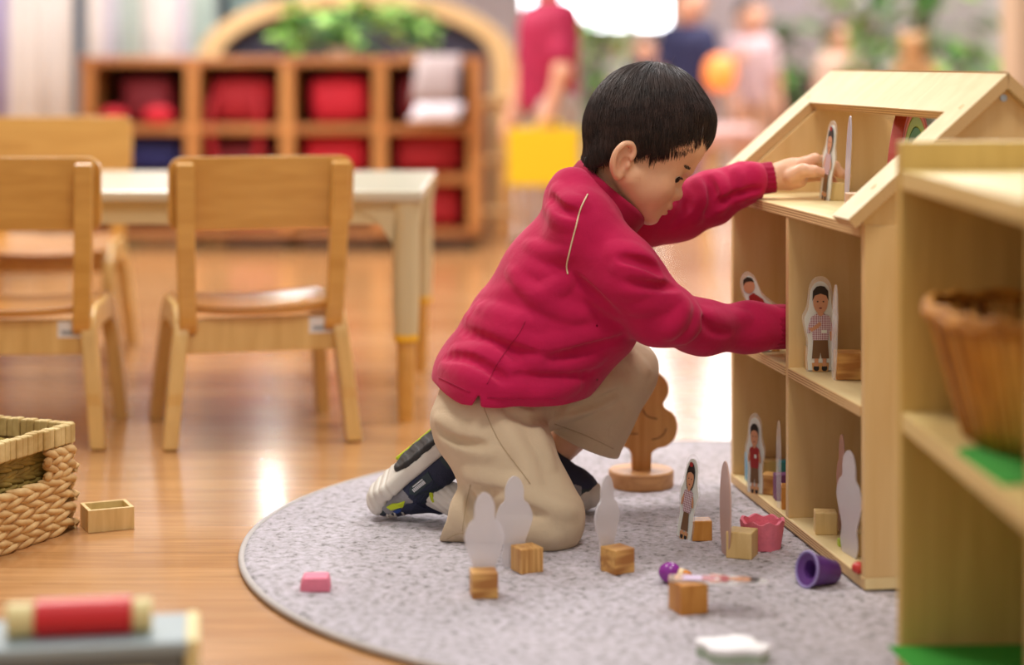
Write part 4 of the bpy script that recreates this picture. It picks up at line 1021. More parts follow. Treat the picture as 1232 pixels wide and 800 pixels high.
def standing(label, px, Y, hgt, shirt, pants, hair, face=1, arm_out=None, group='people further back in the hall', hx=0.0, turn=0.0):
    """a child or adult in profile or frontal stance, height hgt; hx shifts the head forward"""
    x = (px-616)*Y/FPX; k = hgt; c = np.array((x, Y, 0.0))
    ct, sn = math.cos(turn), math.sin(turn)
    def q(dx, dy, dz): return c+np.array(((dx*ct-dy*sn)*k, (dx*sn+dy*ct)*k, dz*k))
    sk = [(q(hx, 0, .90), q(hx+.012*face, -.01, .925), .072*k, .066*k), (q(0, 0, .66), q(hx, 0, .88), .038*k, .034*k), (q(0, 0, .48), q(0, 0, .74), .075*k, .082*k)]
    fy = .068  # face front
    sk += [(q(hx, -.070, .922), q(hx, -.083, .903), .009*k, .012*k), (q(hx, -.030, .868), q(hx, -.046, .862), .034*k, .026*k), (q(hx-.068, 0, .905), q(hx-.074, .006, .922), .012*k, .016*k), (q(hx+.068, 0, .905), q(hx+.074, .006, .922), .012*k, .016*k)]
    arms = []
    for s in (-1, 1):
        sh = q(s*.085, .01, .775); el = q(s*.125, -.02, .60); wr = q(s*.118+.02*face, -.06, .455)
        if arm_out and s == arm_out: el = q(s*.13, -.06, .60); wr = q(s*.20, -.14, .66)
        sk += [(sh, el, .034*k, .028*k), (el, wr, .027*k, .019*k)]; arms.append((sh, el))
        ad = (wr-el)/np.linalg.norm(wr-el); sw = np.cross(ad, (q(1, 0, 0)-c)/k); sw /= np.linalg.norm(sw); pe = wr+ad*.042*k
        sk += [(wr, pe, .019*k, .021*k)]
        for fi, (off, fl) in enumerate(((-1.5, .046), (-.5, .054), (.5, .050), (1.5, .040))):
            b0 = pe+sw*(off*.0115*k); b1 = b0+ad*(fl*.55*k); b2 = b1+ad*(fl*.40*k)+np.array((-s*ct, -s*sn, 0))*.012*k
            sk += [(b0, b1, .0085*k, .0078*k), (b1, b2, .0078*k, .0068*k)]
        t0 = wr+ad*.014*k-sw*.016*k; sk += [(t0, t0-sw*.016*k+ad*.026*k, .0095*k, .0085*k), (t0-sw*.016*k+ad*.026*k, t0-sw*.016*k+ad*.050*k, .0085*k, .0070*k)]
        sk += [(q(s*.05, 0, .47), q(s*.052, 0, .26), .055*k, .042*k), (q(s*.052, 0, .26), q(s*.052, .01, .05), .040*k, .028*k), (q(s*.052, .01, .035), q(s*.055, -.06, .022), .028*k, .022*k)]
    cl = [('shirt', shirt, [(q(0, 0, .50), q(0, 0, .73), .098*k, .102*k)]+[(a, a+(b-a)*.7, .047*k, .044*k) for a, b in arms]+[(q(-.075, 0, .765), q(.075, 0, .765), .05*k, .05*k)], [((0, 0, .47*k), (0, 0, -1)), ((0, 0, .835*k), (0, 0, 1))]),
          ('trousers', pants, [(q(s*.048, 0, .47), q(s*.052, 0, .08), .070*k, .047*k) for s in (-1, 1)]+[(q(-.03, 0, .49), q(.03, 0, .49), .078*k, .078*k)], [((0, 0, .07*k), (0, 0, -1))]),
          ('hair', hair, [(q(hx-.006*face, .015, .925), q(hx-.004*face, .005, .945), .078*k, .074*k)], [((0, (c[1])-.055*k, 0), (0, -1, 0)) if False else ((c[0]+(hx)*k, c[1]-.030*k, .945*k), (sn*.8, -ct*.8, -.62))]),
          ('shoe', blk, [(q(s*.052, .012, .025), q(s*.056, -.075, .02), .033*k, .026*k) for s in (-1, 1)], [])]
    o = figure(label, Y, x, sk, cl, group, .0058)
    for sx in (-1, 1):
        p = q(hx+sx*.028, -.066, .921); m = MB(); m.ball(Vector(p)-o.location, .0105*k, (1.1, .7, .75), seg=14); m.build('eye', blk, o, smooth='all')
    p0, p1, p2 = q(hx-.022, -.064, .876), q(hx, -.071, .874), q(hx+.022, -.064, .876)
    m = MB(); m.tube(smoothpath([tuple(Vector(p)-o.location) for p in (p0, p1, p2)], 4), [.003*k, .004*k, .005*k, .006*k, .006*k, .006*k, .005*k, .004*k, .003*k], 8); m.build('mouth', lipm, o, smooth='all')
    return o
pinkm, grey_trou, blkhair = fab('crimson_polo', (164, 22, 68)), fab('grey_shorts', (176, 158, 150), ), plain('black_hair', (34, 26, 26), .5)
# the child with the yellow board, seen from behind and the side
yb = 6.45; st = standing('person standing in a crimson polo shirt and grey shorts, holding a yellow board', 660, yb, .99, pinkm, grey_trou, blkhair, face=-1, turn=R(-62))
bo = thing('yellow_board', 'flat bright yellow board held at the side of the person in crimson', 'board', (.104, 6.318, .230), R(4))
ym = plain('yellow_card', (244, 204, 24), .5, .02, 5)
m = MB(); m.box((-.118, -.006, 0), (.112, .006, .185)); m.build('panel', ym, bo, bevel=.006, seg=3)
m = MB(); m.tube(smoothpath([(-.02, 0, .180), (-.02, 0, .200), (.02, 0, .205), (.05, 0, .200), (.05, 0, .180)], 4), .005, 6); m.build('handle', ym, bo, smooth='all')
navy, dusty, pale_pink, peach, whit = fab('navy_cloth', (34, 36, 76)), fab('dusty_cloth', (150, 112, 122)), fab('pale_pink_cloth', (216, 184, 190)), fab('peach_cloth', (226, 190, 170)), fab('white_far_cloth', (226, 214, 218))
standing('person in a dusty shirt and navy trousers, far back, above the kneeling child\'s head', 828, 8.72, .95, navy, dusty, blkhair, arm_out=1)
standing('person in dark navy beside the bright window, partly behind the kneeling child\'s hair', 776, 9.6, .74, navy, navy, blkhair, face=-1, arm_out=-1)
standing('person in a pale pink top standing to the right of the orange ball lamp', 904, 9.2, .90, pale_pink, peach, blkhair)
standing('person in pale peach clothes standing far back behind the dollhouse ridge', 1010, 9.4, .80, peach, whit, plain('brown_hair', (96, 52, 40), .6))
standing('person in white far back under the bright window', 742, 12.0, .78, whit, dusty, blkhair)
# orange ball lamp
mm, nt, b = newmat('glowing_orange_shade'); b.inputs['Base Color'].default_value = lin((255, 150, 70)); b.inputs['Emission Color'].default_value = lin((255, 140, 60)); b.inputs['Emission Strength'].default_value = .75
lx = (866-616)*8.2/FPX
la = thing('ball_lamp', 'round glowing orange lamp on a thin stand, between two distant people', 'lamp', (lx, 8.2, 0), 0)
m = MB(); m.lathe([(.001, -.075), (.04, -.066), (.062, -.03), (.066, 0), (.058, .042), (.035, .068), (.001, .078)], M=Matrix.Translation((0, 0, .575)), seg=32); m.build('lamp_shade', mm, la, smooth='all')
m = MB(); m.cyl((0, 0, .02), (0, 0, .502), .009, seg=12); m.build('stem', plain('brass_far', (150, 112, 70), .4), la, smooth=True)
m = MB(); m.cyl((0, 0, 0), (0, 0, .02), .075, seg=28); m.build('base', plain('brass_base', (150, 112, 70), .4), la, smooth=True)
# plants and small furniture further back
def bushtree(label, px, Y, h, rx, n, seed, mats, crown0=.25, lean=0.0, leaf=.11):
    rg = random.Random(seed); x = (px-616)*Y/FPX; t = thing('potted_tree', label, 'plant', (x, Y, 0), 0, 'potted trees in the hall')
    m = MB(); m.lathe([(.001, 0), (.11, 0), (.14, .22), (.125, .22), (.12, .20), (.001, .20)], seg=28); m.build('pot', potm, t, smooth=True)
    m = MB(); tr_ = smoothpath([(0, 0, .18), (lean*.2, 0, h*.35), (lean*.45, .02, h*.65), (lean, 0, h)], 6); m.tube(tr_, [.032-.018*i/len(tr_) for i in range(len(tr_))], 10)
    for k in range(9): 
        z = h*(.35+.065*k); a = k*2.4; m.tube([(lean*.4*z/h, 0, z), (lean*.5*z/h+math.cos(a)*rx*.6, math.sin(a)*rx*.5, z+.12)], .010, 6)
    m.build('trunk', plain('mossy_bark', (74, 86, 40), .8, .2, 30), t, smooth='all')
    lm = MB(); b_ = lm.bm
    for i in range(n):
        z = h*(crown0+rg.random()*(1.08-crown0)); a = rg.uniform(0, 6.283); rr = rx*math.sqrt(rg.random()); e = Vector((lean*z/h*.7+math.cos(a)*rr, math.sin(a)*rr*.7, z)); L = leaf*rg.uniform(.6, 1.3)
        dr = Vector((math.cos(a+rg.uniform(-1, 1)), math.sin(a), rg.uniform(-.8, .4))).normalized(); sd = dr.cross(Vector((rg.uniform(-.5, .5), rg.uniform(-.5, .5), 1))).normalized(); mi = rg.randrange(len(mats))
        v = [b_.verts.new(e+dr*(u*L)+sd*(w*L)+Vector((0, 0, -.15*u*u*L))) for u, w in ((0, 0), (.3, .22), (.7, .22), (1, 0), (.7, -.22), (.3, -.22))]
        b_.faces.new((v[0], v[1], v[2], v[3])).material_index = mi; b_.faces.new((v[0], v[3], v[4], v[5])).material_index = mi
    lm.build('foliage', mats, t); return t
bushtree('tall potted tree with a leaning mossy trunk behind the dollhouse ridge', 1118, 8.6, 1.5, .34, 520, 11, [LG3, LG2, LG, LG3], lean=-.12)
bushtree('bushy potted tree left of the leaning one, behind the dollhouse', 1050, 10.6, 1.3, .30, 330, 12, [LG2, LG, plain('pinkish_leaf', (150, 130, 110), .5, .1, 9)], crown0=.35)
bushtree('potted tree behind the person holding the yellow board', 716, 10.2, .82, .17, 230, 13, [LG2, LG], crown0=.28, leaf=.09)
bushtree('slim potted tree right of the person in pale pink', 940, 9.62, .78, .12, 150, 14, [LG2, LG3], crown0=.3, leaf=.09)
dk = plain('dark_brown_cabinet', (70, 56, 54), .6, .1, 6)
t = thing('low_cabinet', 'dark low cabinet far back, just left of the dollhouse roof', 'cabinet', ((968-616)*10/FPX, 10.0, 0), 0)
m = MB(); m.box((-.17, 0, .02), (.17, .3, .58)); m.build('body', dk, t, bevel=.006)
for s in (-1, 1): m = MB(); m.box((s*.083-.078, -.014, .05), (s*.083+.078, -.0005, .55)); d_ = m.build('door', dk, t, bevel=.004); m = MB(); m.ball((s*.02, -.022, .33), .010); m.build('knob', potm, d_, smooth='all')
t = thing('round_stool', 'pale pink round stool between the two distant people', 'stool', ((868-616)*7.6/FPX, 7.6, 0), 0)
m = MB(); m.lathe([(.001, .30), (.12, .30), (.14, .33), (.14, .36), (.12, .38), (.001, .385)], seg=32); m.build('seat', fab('dusky_pink_cushion', (214, 176, 172)), t, smooth=True)
for k in range(3): a = k*2.094; m = MB(); m.cyl((.11*math.cos(a), .11*math.sin(a), 0), (.08*math.cos(a), .08*math.sin(a), .305), .014, seg=14); m.build('leg', stm, t, smooth=True)
t = thing('toy_bear', 'tan plush bear sitting high on a shelf before the leaning tree', 'toy', ((1098-616)*7.2/FPX, 7.2, .535), 0)
tan = fab('tan_plush', (206, 160, 110)); 
s = Sdf(); s.ell((0, 0, .06), (.05, .045, .06), k=.02); s.ell((0, -.01, .15), (.046, .042, .044), k=.012); s.ell((0, -.05, .14), (.02, .018, .016), k=.008)
for q in (-1, 1): s.ell((q*.036, 0, .188), (.016, .010, .016), k=.006); s.cone((q*.045, -.02, .085), (q*.07, -.05, .05), .018, .015, k=.01); s.cone((q*.03, -.03, .02), (q*.05, -.09, .02), .022, .019, k=.01)
V, F = s.mesh(.005); V[:, 2] = np.maximum(V[:, 2], 0); sdf_object('plush_body', V, F, tan, t)
m = MB(); [m.ball((q*.016, -.05, .160), .0045) for q in (-1, 1)]; m.ball((0, -.068, .146), .006); m.build('eyes_and_nose', blk, t, smooth='all')
t = thing('display_shelf', 'pale wooden display shelf far behind the dollhouse ridge', 'shelf', ((1110-616)*7.2/FPX, 7.2, 0), 0)
m = MB(); m.box((-.20, -.13, .515), (.24, .13, .535)); m.build('top_board', stm, t, bevel=.004)
for x in (-.19, .22): m = MB(); m.box((x-.012, -.13, 0), (x+.012, .13, .515)); m.build('side_panel', stm, t, bevel=.003)
m = MB(); m.box((-.18, -.13, .24), (.21, .13, .258)); m.build('shelf_board', stm, t)
# ================================================================== the kneeling child
def J(px, py, Y, r): return (np.array(U(px, py, Y)), r*Y/FPX)
def skin_mat():
    m, nt, b = newmat('child_skin')
    tc = N(nt, 'ShaderNodeTexCoord'); nz = N(nt, 'ShaderNodeTexNoise', Scale=45.0, Detail=4.0); nt.links.new(tc.outputs['Object'], nz.inputs['Vector'])
    r = ramp(nt, [(.3, lin((226, 172, 138))), (.7, lin((236, 186, 150)))]); nt.links.new(nz.outputs[0], r.inputs[0])
    at = N(nt, 'ShaderNodeAttribute', attribute_name='lip'); mx = N(nt, 'ShaderNodeMix'); mx.data_type = 'RGBA'
    mx.inputs[7].default_value = lin((196, 98, 88)); nt.links.new(at.outputs['Fac'], mx.inputs[0]); nt.links.new(r.outputs[0], mx.inputs[6])
    nt.links.new(mx.outputs[2], b.inputs['Base Color']); b.inputs['Roughness'].default_value = .46
    b.inputs['Subsurface Weight'].default_value = .18; b.inputs['Subsurface Radius'].default_value = (.9, .35, .2); b.inputs['Subsurface Scale'].default_value = .006
    bp = N(nt, 'ShaderNodeBump', Strength=.12, Distance=.0006); n2 = N(nt, 'ShaderNodeTexNoise', Scale=700.0, Detail=2.0); nt.links.new(tc.outputs['Object'], n2.inputs['Vector']); nt.links.new(n2.outputs[0], bp.inputs['Height']); nt.links.new(bp.outputs[0], b.inputs['Normal'])
    return m
SKIN = skin_mat()
# ---- head frame: local a forward, l left (away from the lens), b up; chin at the origin
PITCH = R(33); YAW = R(4)
FW = np.array([math.cos(PITCH)*math.cos(YAW), math.cos(PITCH)*math.sin(YAW), -math.sin(PITCH)])
LF = np.array([-math.sin(YAW), math.cos(YAW), 0.0]); UPH = np.cross(FW, LF)
HEADY = 2.665; CHIN = np.array(U(785, 274, HEADY)); BS = 1.12
HM = np.stack([FW, LF, UPH], 1)                       # columns: local axes in world
HS = 1.0
def HP(a, l, b): return CHIN + HM @ (np.array([a, l, b*BS])*HS)
body = Sdf()
def he(a, l, b, ra, rl, rb, k=.012, sub=False, rot=0.0):
    Rm = HM if not rot else HM @ np.array(Matrix.Rotation(rot, 3, 'Y'))
    body.ell(HP(a, l, b), np.array([ra, rl, rb*BS])*HS, Rm, k=k, sub=sub)
def hc(p, q, ra, rb, k=.008, sub=False): body.cone(HP(*p), HP(*q), ra*HS, rb*HS, k=k, sub=sub)
# torso and pelvis under the clothes
torso = [J(592, 458, 2.665, 44), J(628, 395, 2.665, 44), J(668, 325, 2.665, 46), J(695, 275, 2.665, 40)]
body.chain(torso, k=.03, sy=.72)
body.cone(J(705, 262, 2.60, 25)[0], J(735, 262, 2.735, 25)[0], J(0, 0, 2.6, 27)[1], J(0, 0, 2.7, 26)[1], k=.03)
# neck
neck_top = HP(-.082, 0, .048)
body.cone(J(716, 240, 2.665, 30)[0], neck_top, .033, .030, k=.02)
# skull and face
he(-.073, 0, .103, .0745, .0665, .066, k=.0)
he(-.090, 0, .085, .055, .062, .058, k=.02)
AO = -.0080                                                 # the whole face sits this far behind the chin's front
he(-.047, 0, .103, .045, .056, .046, k=.02)                 # forehead
he(-.046, 0, .055, .042, .052, .050, k=.02)                 # mid face
for s in (-1, 1):
    he(-.032, s*.027, .042, .025, .025, .025, k=.018)       # cheek
    hc((-.070, s*.044, .036), (-.018, s*.016, .012), .018, .013, k=.018)   # jaw
he(-.014, 0, .013, .0155, .020, .0135, k=.012)              # chin
hc((-.007, -.013, .0795), (-.007, .013, .0795), .0065, .0065, k=.016)   # brow
for s in (-1, 1): he(AO+.004, s*.0225, .0635, .010, .015, .0090, k=.012, sub=True)   # eye hollow
hc((AO+.001, 0, .068), (AO+.0085, 0, .0500), .0052, .0064, k=.009)          # nose ridge
he(AO+.0108, 0, .0488, .0084, .0090, .0074, k=.006)         # nose tip
for s in (-1, 1):
    he(AO+.0065, s*.0085, .0465, .0070, .0056, .0056, k=.005)  # nostril wing
    he(AO+.0100, s*.0050, .0410, .0042, .0026, .0020, k=.002, sub=True)
he(AO+.003, 0, .029, .0095, .017, .0125, k=.010)            # muzzle
hc((AO+.0085, -.011, .0315), (AO+.0085, .011, .0315), .0036, .0036, k=.005)   # upper lip
he(AO+.0115, 0, .0320, .0046, .0095, .0036, k=.004)
he(AO+.0075, 0, .0225, .0062, .0115, .0044, k=.005)         # lower lip
he(AO+.0130, 0, .0272, .0065, .0125, .0012, k=.002, sub=True)  # parted mouth
he(AO+.012, 0, .0158, .007, .014, .0035, k=.006, sub=True) # dip under the lip
EYE = []
for s in (-1, 1):
    e = (-.0200, s*.0265, .0645); EYE.append(e)
    he(*e, .0128, .0142, .0112, k=.005)
    he(-.0110, s*.0315, .0632, .0100, .0145, .0056, k=.0012, sub=True, rot=R(-4))
# ears
for s in (-1, 1):
    ec = (-.0945, s*.0615, .0450)
    Rm = HM @ np.array(Matrix.Rotation(R(-12), 3, 'Y')) @ np.array(Matrix.Rotation(s*R(-20), 3, 'Z'))
    def EP(a, l, b): return HP(*ec) + Rm @ np.array([a, s*l, b])
    body.ell(EP(.001, .0035, .002), np.array([.0165, .0052, .0250]), Rm, k=.006)
    rim = [EP(.010, .0085, .006), EP(.011, .009, .017), EP(.003, .010, .0245), EP(-.008, .0105, .021), EP(-.0145, .0105, .008), EP(-.0125, .0095, -.006), EP(-.004, .008, -.018), EP(.004, .0065, -.0215)]
    rp = smoothpath(rim, 4)
    for u, v in zip(rp[:-1], rp[1:]): body.cone(u, v, .0030, .0030, k=.003)
    body.ell(EP(.004, .0095, -.002), np.array([.0062, .0045, .0088]), Rm, k=.003, sub=True)
    body.ell(EP(-.004, .0100, .0125), np.array([.0048, .0014, .0070]), Rm, k=.003, sub=True)
    body.ell(EP(.0105, .0070, -.003), np.array([.0030, .0032, .0048]), Rm, k=.003)            # tragus
    body.ell(EP(.003, .0050, -.0195), np.array([.0062, .0040, .0060]), Rm, k=.004)            # lobe
# legs under the trousers (skin shows only above the far sock)
body.chain([J(598, 482, 2.615, 40), J(620, 555, 2.59, 36), J(655, 625, 2.56, 29)], k=.03)
body.chain([J(655, 630, 2.56, 27), J(600, 625, 2.60, 25), J(545, 601, 2.675, 15)], k=.02)
body.chain([J(640, 470, 2.715, 40), J(700, 452, 2.735, 36), J(752, 444, 2.75, 29)], k=.03)
body.chain([J(752, 446, 2.75, 27), J(708, 500, 2.76, 25), J(622, 592, 2.77, 16)], k=.02)
# feet inside the shoes
body.cone(J(545, 601, 2.675, 15)[0], J(500, 584, 2.69, 15)[0], .015, .014, k=.015)
body.cone(J(618, 596, 2.77, 16)[0], J(662, 613, 2.76, 12)[0], .017, .012, k=.015)
# arms under the sleeves
body.chain([J(715, 292, 2.60, 27), J(752, 335, 2.570, 26), J(793, 378, 2.58, 24), J(850, 396, 2.63, 19), J(930, 394, 2.69, 15.5)], k=.015)
body.chain([J(762, 268, 2.74, 25), J(822, 252, 2.78, 22), J(870, 234, 2.79, 18), J(930, 213, 2.79, 14)], k=.015)
# ---- far hand (left), reaching into the attic: thumb on the near side, card between thumb and fingers
def hand(sd, W, knuck, thumb, fingers, k=.006):
    for (a, ra), (b, rb) in W: sd.cone(a, b, ra, rb, k=.010)
    for f in fingers+[thumb]:
        for (a, ra), (b, rb) in zip(f[:-1], f[1:]): sd.cone(a, b, ra, rb, k=.0035)
hY = 2.79
wrist = J(930, 214, hY, 15); palm = [(wrist, J(952, 209, hY, 17)), (J(948, 206, 2.785, 13), J(967, 200, 2.785, 10.5)), (J(948, 210, 2.80, 13), J(972, 203, 2.812, 10.5)), (J(950, 217, 2.785, 11), J(962, 216, 2.775, 9.5))]
fingers = [[J(966, 197, 2.778, 8.2), J(980, 192, 2.785, 7.2), J(991, 195, 2.80, 6.4), J(996, 203, 2.808, 5.4)],
           [J(970, 200, 2.800, 8.0), J(990, 194, 2.815, 7.0), J(1004, 200, 2.820, 6.3), J(1011, 209, 2.818, 5.3)],
           [J(972, 206, 2.820, 7.6), J(993, 202, 2.832, 6.7), J(1008, 206, 2.830, 6.0), J(1019, 212, 2.826, 5.0)],
           [J(970, 213, 2.832, 6.8), J(988, 212, 2.842, 6.0), J(1000, 217, 2.838, 5.2), J(1005, 222, 2.832, 4.5)]]
thumb = [J(952, 212, 2.770, 9.5), J(966, 205, 2.760, 8.0), J(979, 206, 2.757, 6.8), J(990, 208, 2.760, 5.6)]
hand(body, palm, None, thumb, fingers)
# ---- near hand (right), inside the middle far room behind the divider
w2 = J(932, 393, 2.690, 15)
palm2 = [(w2, J(955, 388, 2.705, 17)), (J(952, 384, 2.70, 12), J(974, 380, 2.705, 11)), (J(952, 392, 2.70, 12), J(974, 394, 2.708, 11))]
fing2 = [[J(974, 378, 2.700, 8), J(992, 377, 2.703, 7), J(1003, 384, 2.708, 6.3), J(1006, 393, 2.714, 5.4)],
         [J(977, 384, 2.705, 8), J(996, 385, 2.708, 7), J(1006, 392, 2.713, 6.3), J(1006, 401, 2.718, 5.4)],
         [J(977, 391, 2.708, 7.8), J(993, 394, 2.712, 6.8), J(1001, 401, 2.716, 6.0), J(999, 409, 2.720, 5.2)],
         [J(974, 398, 2.708, 7), J(986, 403, 2.712, 6.0), J(991, 409, 2.716, 5.2), J(988, 415, 2.719, 4.6)]]
th2 = [J(958, 380, 2.712, 9.5), J(970, 373, 2.722, 8), J(983, 374, 2.728, 6.8), J(993, 379, 2.728, 5.6)]
hand(body, palm2, None, th2, fing2)
V, F = body.mesh(.00135)
ORG = (float(V[:, 0].mean()), float(V[:, 1].mean()), RUGT)
child = sdf_object('person', V, F, SKIN, origin=ORG)
tag(child, 'young child kneeling on the rug in crimson top and khaki trousers, reaching into the dollhouse', 'person')
loc = ((V-CHIN) @ HM)/HS; loc[:, 2] /= BS
lm_ = np.zeros(len(V))
u = ((loc[:, 1])/.0140)**2+((loc[:, 2]-.0318)/.0040)**2+((loc[:, 0]-.003)/.010)**2
v = ((loc[:, 1])/.0135)**2+((loc[:, 2]-.0225)/.0046)**2+((loc[:, 0]+.001)/.010)**2
lm_ = np.clip(1.25-np.minimum(u, v), 0, 1)*.75
ear = np.maximum(0, 1-(((loc[:, 0]+.0945)/.02)**2+((np.abs(loc[:, 1])-.068)/.02)**2+((loc[:, 2]-.045)/.03)**2))
lm_ = np.maximum(lm_, ear*.22)
chk = np.maximum(0, 1-(((loc[:, 0]+.015)/.03)**2+((np.abs(loc[:, 1])-.042)/.022)**2+((loc[:, 2]-.040)/.022)**2)); lm_ = np.maximum(lm_, chk*.14)
at = child.data.attributes.new('lip', 'FLOAT', 'POINT'); at.data.foreach_set('value', lm_.astype(np.float32))
# ---- eyes, brows
eye_w = plain('eye_white', (226, 220, 214), .15, .0); eye_d = plain('dark_iris', (34, 20, 16), .12, .02)
inv = Vector(ORG)
for e in EYE:
    c = HP(*e); m = MB(); m.ball(Vector(c)-inv, .0114*HS, seg=28); eo = m.build('eye', eye_w, child, smooth='all')
    d = HM @ np.array([.80, -.55 if e[1] < 0 else -.25, -.16]); d /= np.linalg.norm(d)
    m = MB(); ic = Vector(c)-inv+Vector(d)*.0050; m.ball(ic, .0074, seg=24); m.build('iris', eye_d, eo, smooth='all')
HAIRM, nt, b_ = newmat('dark_brown_hair')
tc = N(nt, 'ShaderNodeTexCoord'); nz = N(nt, 'ShaderNodeTexNoise', Scale=60.0, Detail=3.0); nt.links.new(tc.outputs['Object'], nz.inputs['Vector'])
r_ = ramp(nt, [(.3, lin((36, 25, 22))), (.7, lin((64, 46, 40)))]); nt.links.new(nz.outputs[0], r_.inputs[0]); nt.links.new(r_.outputs[0], b_.inputs['Base Color'])
b_.inputs['Roughness'].default_value = .47; b_.inputs['Specular IOR Level'].default_value = .4
m = MB()
for e in EYE:
    s = 1 if e[1] > 0 else -1
    for k in range(90):                                       # brow hairs
        f = k/89; p = HP(-.004-.012*f*f-.003*f, s*(.0135+.026*f), .0790+.0035*math.sin(f*2.6)); p = p+HM @ np.array([.0008, 0, random.uniform(-.0018, .0018)])
        q = p+HM @ np.array([-.0015, s*.0050, .0012+random.uniform(-.001, .001)])
        pn = body.normal(p); p = p-pn*float(body.val(p[None])[0])+pn*.0003; q = q-pn*float(body.val(q[None])[0])+pn*.0006
        m.tube([Vector(p)-inv, Vector(q)-inv], [.00045, .00015], 4)
m.build('eyebrows', HAIRM, child, smooth='all')
m = MB()
for e in EYE:                                                 # upper lash line
    s = 1 if e[1] > 0 else -1
    for k in range(40):
        f = k/39*2-1; al = f*1.05
        base = HP(e[0]+.0126*math.cos(al), e[1]+s*.003+.0140*math.sin(al), e[2]+.0040-.0034*f*f)
        tip = base+HM @ np.array([.0024*math.cos(al), .0020*math.sin(al), -.0016])
        m.tube([Vector(base)-inv, Vector(tip)-inv], [.00042, .00014], 4)
m.build('eyelashes', HAIRM, child, smooth='all')
# ---- hair
cap = Sdf()
def ce(a, l, b, ra, rl, rb, k=.02, sub=False, rot=0.0):
    Rm = HM if not rot else HM @ np.array(Matrix.Rotation(rot, 3, 'Y')); cap.ell(HP(a, l, b), np.array([ra, rl, rb*BS]), Rm, k=k, sub=sub)
ce(-.079, 0, .100, .083, .0745, .0765, k=0)
ce(-.101, 0, .086, .056, .067, .054, k=.012)
for s in (-1, 1): ce(-.066, s*.050, .086, .034, .0205, .030, k=.012); ce(-.108, s*.036, .050, .022, .024, .036, k=.012)
ce(-.116, 0, .046, .016, .043, .034, k=.012)
def cut(a, b, na, nb, l=0, nl=0, k=.004): cap.plane(HP(a, l, b), HM @ np.array([na, nl, nb]), k=k)
cut(-.065, .0685, .776, -.63)                              # open in front of the ears
ce(-.046, 0, .1370, .0425, .058, .0265, k=.008)            # fringe over the forehead
for s in (-1, 1): ce(-.058, s*.040, .112, .024, .026, .024, k=.010)
ce(-.0125, 0, .1260, .0135, .042, .0165, k=.008, rot=R(-20))
_a = math.atan2(.53, .85)
cap.box(HP(-.070, 0, .006), np.array([.045, .12, .040]), HM @ np.array(Matrix.Rotation(_a, 3, 'Y')), r=.004, k=.005, sub=True)   # neck behind the ears
for s in (-1, 1): cap.ell(HP(-.0935, s*.076, .0445), np.array([.0165, .022, .026]), HM, k=.004, sub=True)
cut(-.12, .008, -.15, -1)
cap0 = cap
cap.post = lambda P: .0016+.0011*np.sin(((P-CHIN)@HM)[:, 1]*420+6*np.sin(((P-CHIN)@HM)[:, 0]*40))+.0007*np.sin(((P-CHIN)@HM)[:, 0]*300+((P-CHIN)@HM)[:, 2]*200)
V, F = cap.mesh(.0018); hair = sdf_object('hair', V-np.array(ORG), F, HAIRM, child)
# strands fan out from the whorl and follow the cap
cap.post = None
cen = HP(-.076, 0, .098); axis = HM @ np.array([-.42, .05, .90]); axis /= np.linalg.norm(axis)
e1 = HM @ np.array([1.0, 0, .45]); e1 -= axis*(e1@axis); e1 /= np.linalg.norm(e1); e2 = np.cross(axis, e1)
outer = Sdf(); outer.ops = [o for o in cap.ops if not o[7]]
ns, npt = 7500, 9
phi = RNG.uniform(0, 2*math.pi, ns); th0 = np.arccos(1-RNG.uniform(0, 1, ns)*1.30)*.98+.02; ln = RNG.uniform(.45, .95, ns); sw = RNG.uniform(-.16, .16, ns)+.10
lift = RNG.uniform(-.0010, .0022, ns); PTS = np.zeros((ns, npt, 3))
for j in range(npt):
    t = j/(npt-1); th = th0+ln*t; ph = phi+sw*t*np.sin(np.minimum(th, 1.6))
    d = np.cos(th)[:, None]*axis+np.sin(th)[:, None]*(np.cos(ph)[:, None]*e1+np.sin(ph)[:, None]*e2)
    lo_, hi_ = np.full(ns, .02), np.full(ns, .16)
    for _ in range(18):
        md = (lo_+hi_)/2; v = outer.val(cen+d*md[:, None]); lo_ = np.where(v < 0, md, lo_); hi_ = np.where(v < 0, hi_, md)
    PTS[:, j] = cen+d*(lo_+lift*(.3+.7*t)+.0004)[:, None]
# keep the part of each strand that stays on the haired side (a little ragged past the edge)
cv_ = cap.val(PTS.reshape(-1, 3)).reshape(ns, npt); rag = RNG.uniform(.002, .008, ns)
m = MB(); bm = m.bm; SEG = 4
for i in range(ns):
    good = cv_[i] < rag[i]
    if not good[0]: continue
    n = npt if good.all() else int(np.argmin(good))
    if n < 3: continue
    P = PTS[i, :n]-np.array(ORG); rows = []; w = .00048*RNG.uniform(.7, 1.25)
    for j in range(n):
        T = P[min(j+1, n-1)]-P[max(j-1, 0)]; T /= np.linalg.norm(T)+1e-9; nr = P[j]+np.array(ORG)-cen; nr /= np.linalg.norm(nr); sd = np.cross(T, nr); f = 1-.8*(j/(n-1))**2 if j else .6
        rows.append([bm.verts.new(P[j]+sd*w*f), bm.verts.new(P[j]+nr*w*f), bm.verts.new(P[j]-sd*w*f)])
    for a, b in zip(rows[:-1], rows[1:]):
        for k in range(3): bm.faces.new((a[k], a[(k+1) % 3], b[(k+1) % 3], b[k]))
m.build('strands', HAIRM, hair, smooth='all')
m = MB()                                                       # flyaways at the crown and loose fringe tips
